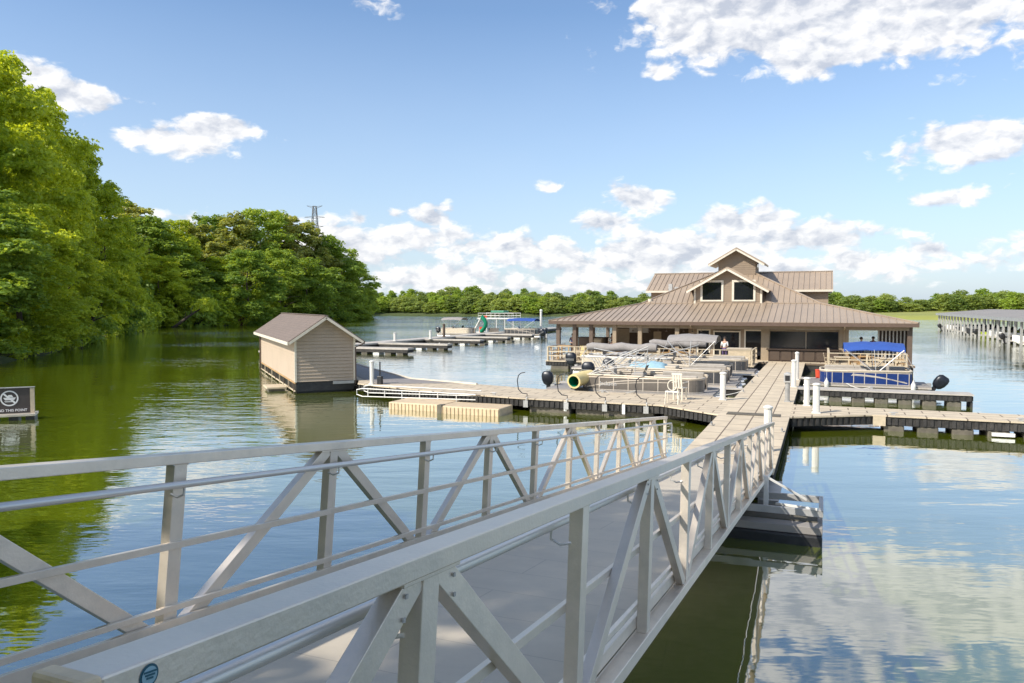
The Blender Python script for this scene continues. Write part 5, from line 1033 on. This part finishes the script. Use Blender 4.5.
# ================================================================ TREES
def crown_mesh(name, seed, n_puffs, n_leaves, leaf, R_=1.0, H=1.0, squash=.55, base=.06, m='leaf', puff=(.2, .34), drop=.0, nb=0):
    """leaf cards gathered in boughs (flattened clumps) through the crown's volume; unit crown: radius R_, height H"""
    rg = np.random.default_rng(seed); C = []; Rr = []
    per = max(2, int(n_puffs / nb)) if nb else 1
    for k in range(nb or n_puffs):
        z = ((k + rg.uniform(0, 1)) / (nb or n_puffs)) ** .9; prof = np.sin(np.pi * np.clip(z * .80 + .16, 0, 1)) ** .65
        a = k * 2.4 + rg.uniform(-.6, .6); rr = prof * R_ * rg.uniform(.3, .85) ** .5 * rg.uniform(.78, 1.12); c0 = np.array((rr * np.cos(a), rr * np.sin(a), (base + z * (1 - base)) * H))
        if not nb: C.append(c0); Rr.append(rg.uniform(*puff) * R_ * (.6 + .5 * prof)); continue
        br = .33 * R_ * (.55 + .55 * prof)
        for q in range(per):
            o = rg.normal(size=3); o /= np.linalg.norm(o); C.append(c0 + o * br * rg.uniform(.3, 1.0) * np.array([1, 1, .55]) - np.array([0, 0, .12 * br])); Rr.append(rg.uniform(*puff) * R_ * (.6 + .5 * prof))
    C = np.array(C); Rr = np.array(Rr); n_puffs = len(C); wts = Rr ** 2; wts /= wts.sum(); idx = rg.choice(n_puffs, n_leaves, p=wts)
    d = rg.normal(size=(n_leaves, 3)); d /= np.linalg.norm(d, axis=1)[:, None]; rad = rg.uniform(.2, 1.25, n_leaves) ** .5
    ns = 22; sd0 = rg.normal(size=(n_puffs * ns, 3)); sd0 /= np.linalg.norm(sd0, axis=1)[:, None]; sd0 *= (rg.uniform(.25, 1.15, n_puffs * ns) ** .5)[:, None]; si = idx * ns + rg.integers(0, ns, n_leaves)
    d = sd0[si] + rg.normal(size=(n_leaves, 3)) * np.array([.13, .13, .10]); rad = np.linalg.norm(d, axis=1); P = C[idx] + d * Rr[idx][:, None] * np.array([1, 1, squash]); d = d / (rad[:, None] + 1e-6); stint = rg.uniform(0, 1, n_puffs * ns)
    P[:, 2] -= drop * (np.hypot(d[:, 0], d[:, 1]) * rad) ** 2 * Rr[idx]
    P[:, 2] = np.maximum(P[:, 2], .01 * H)
    nr = d * .7 + rg.normal(size=(n_leaves, 3)) * .55 + np.array([0, 0, .45]); nr /= np.linalg.norm(nr, axis=1)[:, None]
    t = np.cross(nr, rg.normal(size=(n_leaves, 3))); t /= np.linalg.norm(t, axis=1)[:, None] + 1e-9; b = np.cross(nr, t)
    s = leaf * rg.uniform(.6, 1.25, n_leaves)[:, None]
    V = np.stack([P - t * s, P - b * s * .55 + nr * s * .12, P + t * s, P + b * s * .55 + nr * s * .12], 1).reshape(-1, 3)
    me = bpy.data.meshes.new(name); me.vertices.add(4 * n_leaves); me.vertices.foreach_set('co', V.ravel())
    me.loops.add(4 * n_leaves); me.loops.foreach_set('vertex_index', np.arange(4 * n_leaves)); me.polygons.add(n_leaves); me.polygons.foreach_set('loop_start', np.arange(0, 4 * n_leaves, 4)); me.polygons.foreach_set('loop_total', np.full(n_leaves, 4)); me.update()
    ptint = rg.uniform(.15, .85, n_puffs); tint = np.clip(ptint[idx] * .4 + stint[si] * .35 + rg.uniform(0, 1, n_leaves) * .25, 0, 1)
    at = me.attributes.new('tint', 'FLOAT', 'POINT'); at.data.foreach_set('value', np.repeat(tint, 4).astype(np.float32)); me.materials.append(M[m]); return me
def trunk_mb(H, r, seed, lean=0.0, limbs=7, top=.72, spread=.16):
    rg = random.Random(seed); mb = MB(); pts = []; k = 7
    for i in range(k + 1): u = i / k; pts.append((lean * H * u * u + rg.uniform(-.012, .012) * H * u, rg.uniform(-.012, .012) * H * u, -.03 * H + (top + .03) * H * u))
    mb.tube(pts, [r * (1.25 if i == 0 else 1) * (1 - .8 * i / k) for i in range(k + 1)], 9)
    for j in range(limbs):
        i = 2 + j % (k - 2); p = Vector(pts[i]); a = rg.uniform(0, 2 * PI); L = H * spread * rg.uniform(.7, 1.3)
        q = p + Vector((math.cos(a) * L * .5, math.sin(a) * L * .5, L * .45)); w = p + Vector((math.cos(a) * L, math.sin(a) * L, L * rg.uniform(.5, .9)))
        mb.tube([p, q, w], [r * .42 * (1 - .1 * i), r * .25, r * .07], 6)
    return mb
def tree_proto(kind, seed, H, Rr, mm, n_puffs, n_leaves, leaf, base, squash=.5, drop=.2, name=None, lean=0, limbs=8, puff=(.2, .34), nb=0):
    me = crown_mesh(kind + '_crown', seed, n_puffs, n_leaves, leaf, Rr, H, squash, base, mm, puff, drop, nb); tr = trunk_mb(H, H * .017, seed, lean, limbs, spread=Rr / H * .55)
    e = bpy.data.objects.new(name or kind, None); c = bpy.data.objects.new('crown', me); c.parent = e
    tm = bpy.data.meshes.new('trunk'); tm.from_pydata(tr.v, [], tr.f); tm.polygons.foreach_set('use_smooth', [True] * len(tr.f)); tm.materials.append(M['bark']); t = bpy.data.objects.new('trunk', tm); t.parent = e
    return (e, c, t)
def place(pr, x, y, z, rz, sc, label, cat='tree', group=None):
    e, c, t = pr; r = e.copy(); COL.objects.link(r)
    r.location = (x, y, z); r.rotation_euler = (0, 0, rz); r.scale = sc; setp(r, label, cat, group)
    for o in (c, t): k = o.copy(); COL.objects.link(k); k.parent = r; k.matrix_parent_inverse = Matrix()
    return r
B1 = tree_proto('broadleaf_tree', 1, 25, 7.2, 'leaf', 360, 64000, .21, .03, .6, .3, puff=(.12, .23), nb=40)
B2 = tree_proto('broadleaf_tree', 2, 25, 6.6, 'leaf', 330, 58000, .21, .04, .55, .35, puff=(.12, .23), nb=36)
B3 = tree_proto('broadleaf_tree', 3, 25, 7.0, 'leafd', 280, 42000, .25, .03, .65, .25, puff=(.13, .24), nb=32)
B4 = tree_proto('broadleaf_tree', 4, 25, 6.4, 'leafo', 280, 40000, .25, .04, .6, .25, puff=(.12, .22), nb=34)
B5 = tree_proto('broadleaf_tree', 5, 25, 7.4, 'leafd', 260, 38000, .26, .03, .65, .2, puff=(.13, .24), nb=32)
F1 = tree_proto('far_tree', 11, 12, 4.6, 'leaff', 46, 4200, .42, .02, .6, .1, limbs=3, puff=(.26, .42))
F2 = tree_proto('far_tree', 12, 12, 5.4, 'leaff', 52, 4600, .42, .02, .55, .1, limbs=3, puff=(.26, .42))
F3 = tree_proto('far_tree', 13, 12, 4.0, 'leafd', 44, 3800, .42, .02, .6, .1, limbs=3, puff=(.26, .42))
SH = tree_proto('shrub', 21, 5, 3.2, 'leaf', 40, 7000, .17, .0, .5, .5, name='shrub', limbs=6)
SH2 = tree_proto('shrub', 22, 5, 3.4, 'leafd', 40, 6000, .2, .0, .5, .5, name='shrub', limbs=6)
rg = random.Random(7)
# the left bank. (photo column, distance, crown top row, prototype)
def bank(u, D, vtop, pr, wsc, label, group='trees on the left bank'):
    x = (u - 512) / FPX * D; y = D; g = gh(x, y); top = CAMH + (306 - vtop) / FPX * D; h = max(4, top - g)
    place(pr, x, y, g - .2, rg.uniform(0, 6.28), (wsc, wsc, h / 24.6), label, 'tree', group)
spec = [(-60, 68, 40, B2, 1.1, 'tall light green tree cut by the left edge of the photo'), (-8, 74, 62, B1, 1.05, 'tallest bright green tree at the left edge, above the sign float'), (34, 84, 90, B1, .9, 'bright green tree second from the left edge'),
        (12, 92, 100, B3, 1.0, 'darker tree showing between the two tallest bright trees'), (78, 98, 146, B2, .82, 'bright yellow green tree stepping down from the tallest one'), (62, 112, 138, B3, .95, 'dark tree peeping behind the third bright tree'),
        (106, 116, 186, B1, .78, 'lowest bright yellow green tree at the end of the bright group, overhanging the water'), (20, 66, 205, B1, .75, 'short bright tree hanging over the water near the sign float'), (-40, 58, 180, B3, .9, 'dark leafy tree leaning from the left edge at the waterline'), (62, 82, 225, B2, .7, 'low spreading bright tree by the waterline beside the dark leaning trunk'),
        (150, 170, 218, B3, 1.2, 'dark tree just right of the bright group'), (135, 190, 205, B4, 1.3, 'olive tree behind the bright group'), (172, 180, 222, B1, 1.15, 'mid green tree at the back of the cove'), (196, 200, 224, B4, 1.35, 'olive topped tree left of the clay bank'), (214, 215, 217, B3, 1.3, 'dark tree above the clay bank'),
        (236, 205, 216, B4, 1.4, 'broad olive tree, first of the high round group'), (262, 214, 210, B5, 1.45, 'highest round tree left of the pylon'), (286, 222, 215, B4, 1.4, 'olive tree just left of the pylon'), (306, 226, 224, B4, 1.35, 'olive tree below the pylon'), (326, 232, 236, B5, 1.3, 'dark round tree right of the pylon'),
        (342, 240, 248, B5, 1.2, 'second last tree of the point'), (356, 250, 262, B3, 1.05, 'last dark tree on the tip of the point'), (248, 178, 250, B5, 1.15, 'dark tree at the water just behind the boathouse roof'), (280, 196, 250, B3, 1.2, 'dark green tree over the right half of the boathouse roof'), (306, 206, 258, B5, 1.15, 'dark low tree above the boathouse gutter'),
        (330, 218, 268, B3, 1.1, 'low dark tree between the boathouse and the point'), (190, 172, 262, B3, 1.0, 'low dark tree left of the clay bank at the waterline'), (160, 162, 256, B1, .95, 'low bright tree over the cove waterline'), (218, 184, 258, B1, .95, 'mid green tree right behind the clay bank')]
for u, D, vt, pr, ws, lb in spec: bank(u, D, vt, pr, ws, lb)
# filler trees deeper in the wood
for i in range(26):
    u = rg.uniform(-90, 340); D = rg.uniform(120, 300)
    x = (u - 512) / FPX * D
    if sdist(np.array([x]), np.array([D]), LAKE)[0] < 12: continue
    prof = np.interp(u, [-90, 0, 60, 100, 150, 200, 260, 330, 360], [60, 80, 140, 205, 236, 234, 226, 250, 275]); bank(u, D, prof + rg.uniform(4, 26), rg.choice([B3, B4, B5]), rg.uniform(1.0, 1.4), 'dark tree deep in the wood behind the shoreline trees', 'trees deep in the left wood')
# shrubs along the left shore
pts = [LAKE[i] for i in range(0, 9)]; names = 0; slab = 'leafy shrub at the waterline of the left bank'
for (p, q) in zip(pts[:-1], pts[1:]):
    L = math.hypot(q[0] - p[0], q[1] - p[1]); n = max(1, int(L / 5.0))
    for i in range(n):
        t_ = (i + rg.random() * .6) / n; x = p[0] + (q[0] - p[0]) * t_; y = p[1] + (q[1] - p[1]) * t_; nx, ny = (q[1] - p[1]) / L, -(q[0] - p[0]) / L
        off = -1.2; x += -nx * 1.6 if sdist(np.array([x - nx * 2]), np.array([y - ny * 2]), LAKE)[0] > 0 else nx * 1.6; s = rg.uniform(.65, 1.3) * (1 if y < 150 else 1.5)
        place(rg.choice([SH, SH2]), x, y, -.25, rg.uniform(0, 6.28), (s, s, s * rg.uniform(.8, 1.25)), slab, 'shrub', 'shrubs along the left shore')
def leaning(u0, v0, u1, v1, r, label, tuft=True):
    x0, y0 = gp(u0, v0, .3); D = y0 - 2; x1 = (u1 - 512) / FPX * D; z1 = CAMH + (306 - v1) / FPX * D
    t = thing('leaning_tree', label, 'tree', (x0, y0 + 1.5, 0), 'world'); m = MB().tube([(x0, y0 + 2.2, -.2), ((x0 * .6 + x1 * .4), y0 + .3, z1 * .38), (x1, D, z1)], [r, r * .8, r * .3], 8)
    for k in range(4): p = Vector((x0 + (x1 - x0) * (.4 + .15 * k), y0 - .2 * k, z1 * (.38 + .17 * k))); m.tube([p, p + Vector((rg.uniform(-.5, 2.2), rg.uniform(-1, 1), rg.uniform(.6, 2)))], [r * .3, r * .06], 5)
    part(m, 'trunk', M['bark'], t, smooth=True)
    me = crown_mesh('lean_crown', 31 + int(u0), 16, 3000, .2, 2.6, 2.6, .4, .0, 'leaf', (.25, .4), .5); c = bpy.data.objects.new('crown', me); COL.objects.link(c); c.parent = t; c.location = (x1 - x0, D - y0 - 1.5, z1 - 1.2)
leaning(66, 343, 103, 302, .34, 'dark bare trunk leaning out over the water under the bright trees'); leaning(168, 326, 206, 305, .35, 'thin pale trunk leaning over the cove left of the clay bank')
# the shade trees behind and left of the photographer
for i, (x, y, h, s) in enumerate(((-13.5, 1.0, 15.5, .62), (-14, -5.5, 17, .7), (-20, -2, 17, .7), (-6, -7, 15, .6), (-18.5, 5.5, 14, .55))):
    place((B1, B2)[i % 2], x, y, gh(x, y) - .1, i * 1.3, (s, s, h / 25), 'leafy tree on the near bank beside the foot of the gangway', 'tree', 'trees behind the photographer')
# far shores
def far_row(u0, u1, n, D0, D1, vt, protos_, group, label, sc=(.75, 1.5), hug=False):
    for i in range(n):
        u = u0 + (u1 - u0) * (i + rg.random()) / n; D = rg.uniform(D0, D1); x = (u - 512) / FPX * D
        if hug:
            Ds = np.arange(300, 460, 1.5); q = np.nonzero(sdist((u - 512) / FPX * Ds, Ds, LAKE) > 0)[0]
            if len(q): D = Ds[q[0]] + rg.uniform(2.5, 8); x = (u - 512) / FPX * D
        if sdist(np.array([x]), np.array([D]), LAKE)[0] < 1.5: continue
        g = gh(x, D); top = CAMH + (306 - (vt(u) + rg.uniform(-4.2, 4.5))) / FPX * D; h = max(3.5, top - g); s = h / 12 * rg.uniform(*sc); s = max(s, .95)
        place(rg.choice(protos_), x, D, g - .15, rg.uniform(0, 6.28), (s, s, h / 12.4), label, 'tree', group)
vl = lambda u: 293 + 1.5 * math.sin(u * .05) + (1.5 if u > 560 else 0)
far_row(352, 700, 72, 356, 385, lambda u: vl(u) + 5, [F1, F2, F3], 'trees on the far shore', 'small leafy tree on the far shore straight across the lake', hug=True)
far_row(352, 700, 56, 390, 440, lambda u: vl(u) + .5, [F1, F2, F3], 'trees on the far shore behind', 'tree in the second row on the far shore straight across the lake')
far_row(340, 560, 34, 600, 760, lambda u: 289 + max(0, (u - 470) * .05), [F3, F3, F2], 'trees on the far ridge', 'dark tree on the low far ridge at the left')
vr = lambda u: np.interp(u, [800, 830, 850, 865, 880, 900, 920, 945, 990, 1024, 1100], [294, 291, 291, 296, 294, 300, 300, 292, 291, 294, 292])
far_row(690, 905, 34, 292, 330, lambda u: vr(u) + 2, [F1, F2, F3], 'trees on the right shore', 'bushy tree on the shore between the restaurant roof and the meadow')
far_row(895, 1120, 34, 300, 345, lambda u: vr(u) + 1, [F1, F1, F2, F3], 'trees on the right shore beyond the meadow', 'leafy tree behind the meadow above the covered slips')
far_row(930, 1120, 26, 350, 400, lambda u: vr(u), [F3, F2], 'trees on the right shore at the back', 'dark tree in the back row above the covered slips')
far_row(640, 1120, 30, 420, 520, lambda u: 297, [F3, F2], 'most distant trees on the right', 'distant tree closing the view at the right horizon')
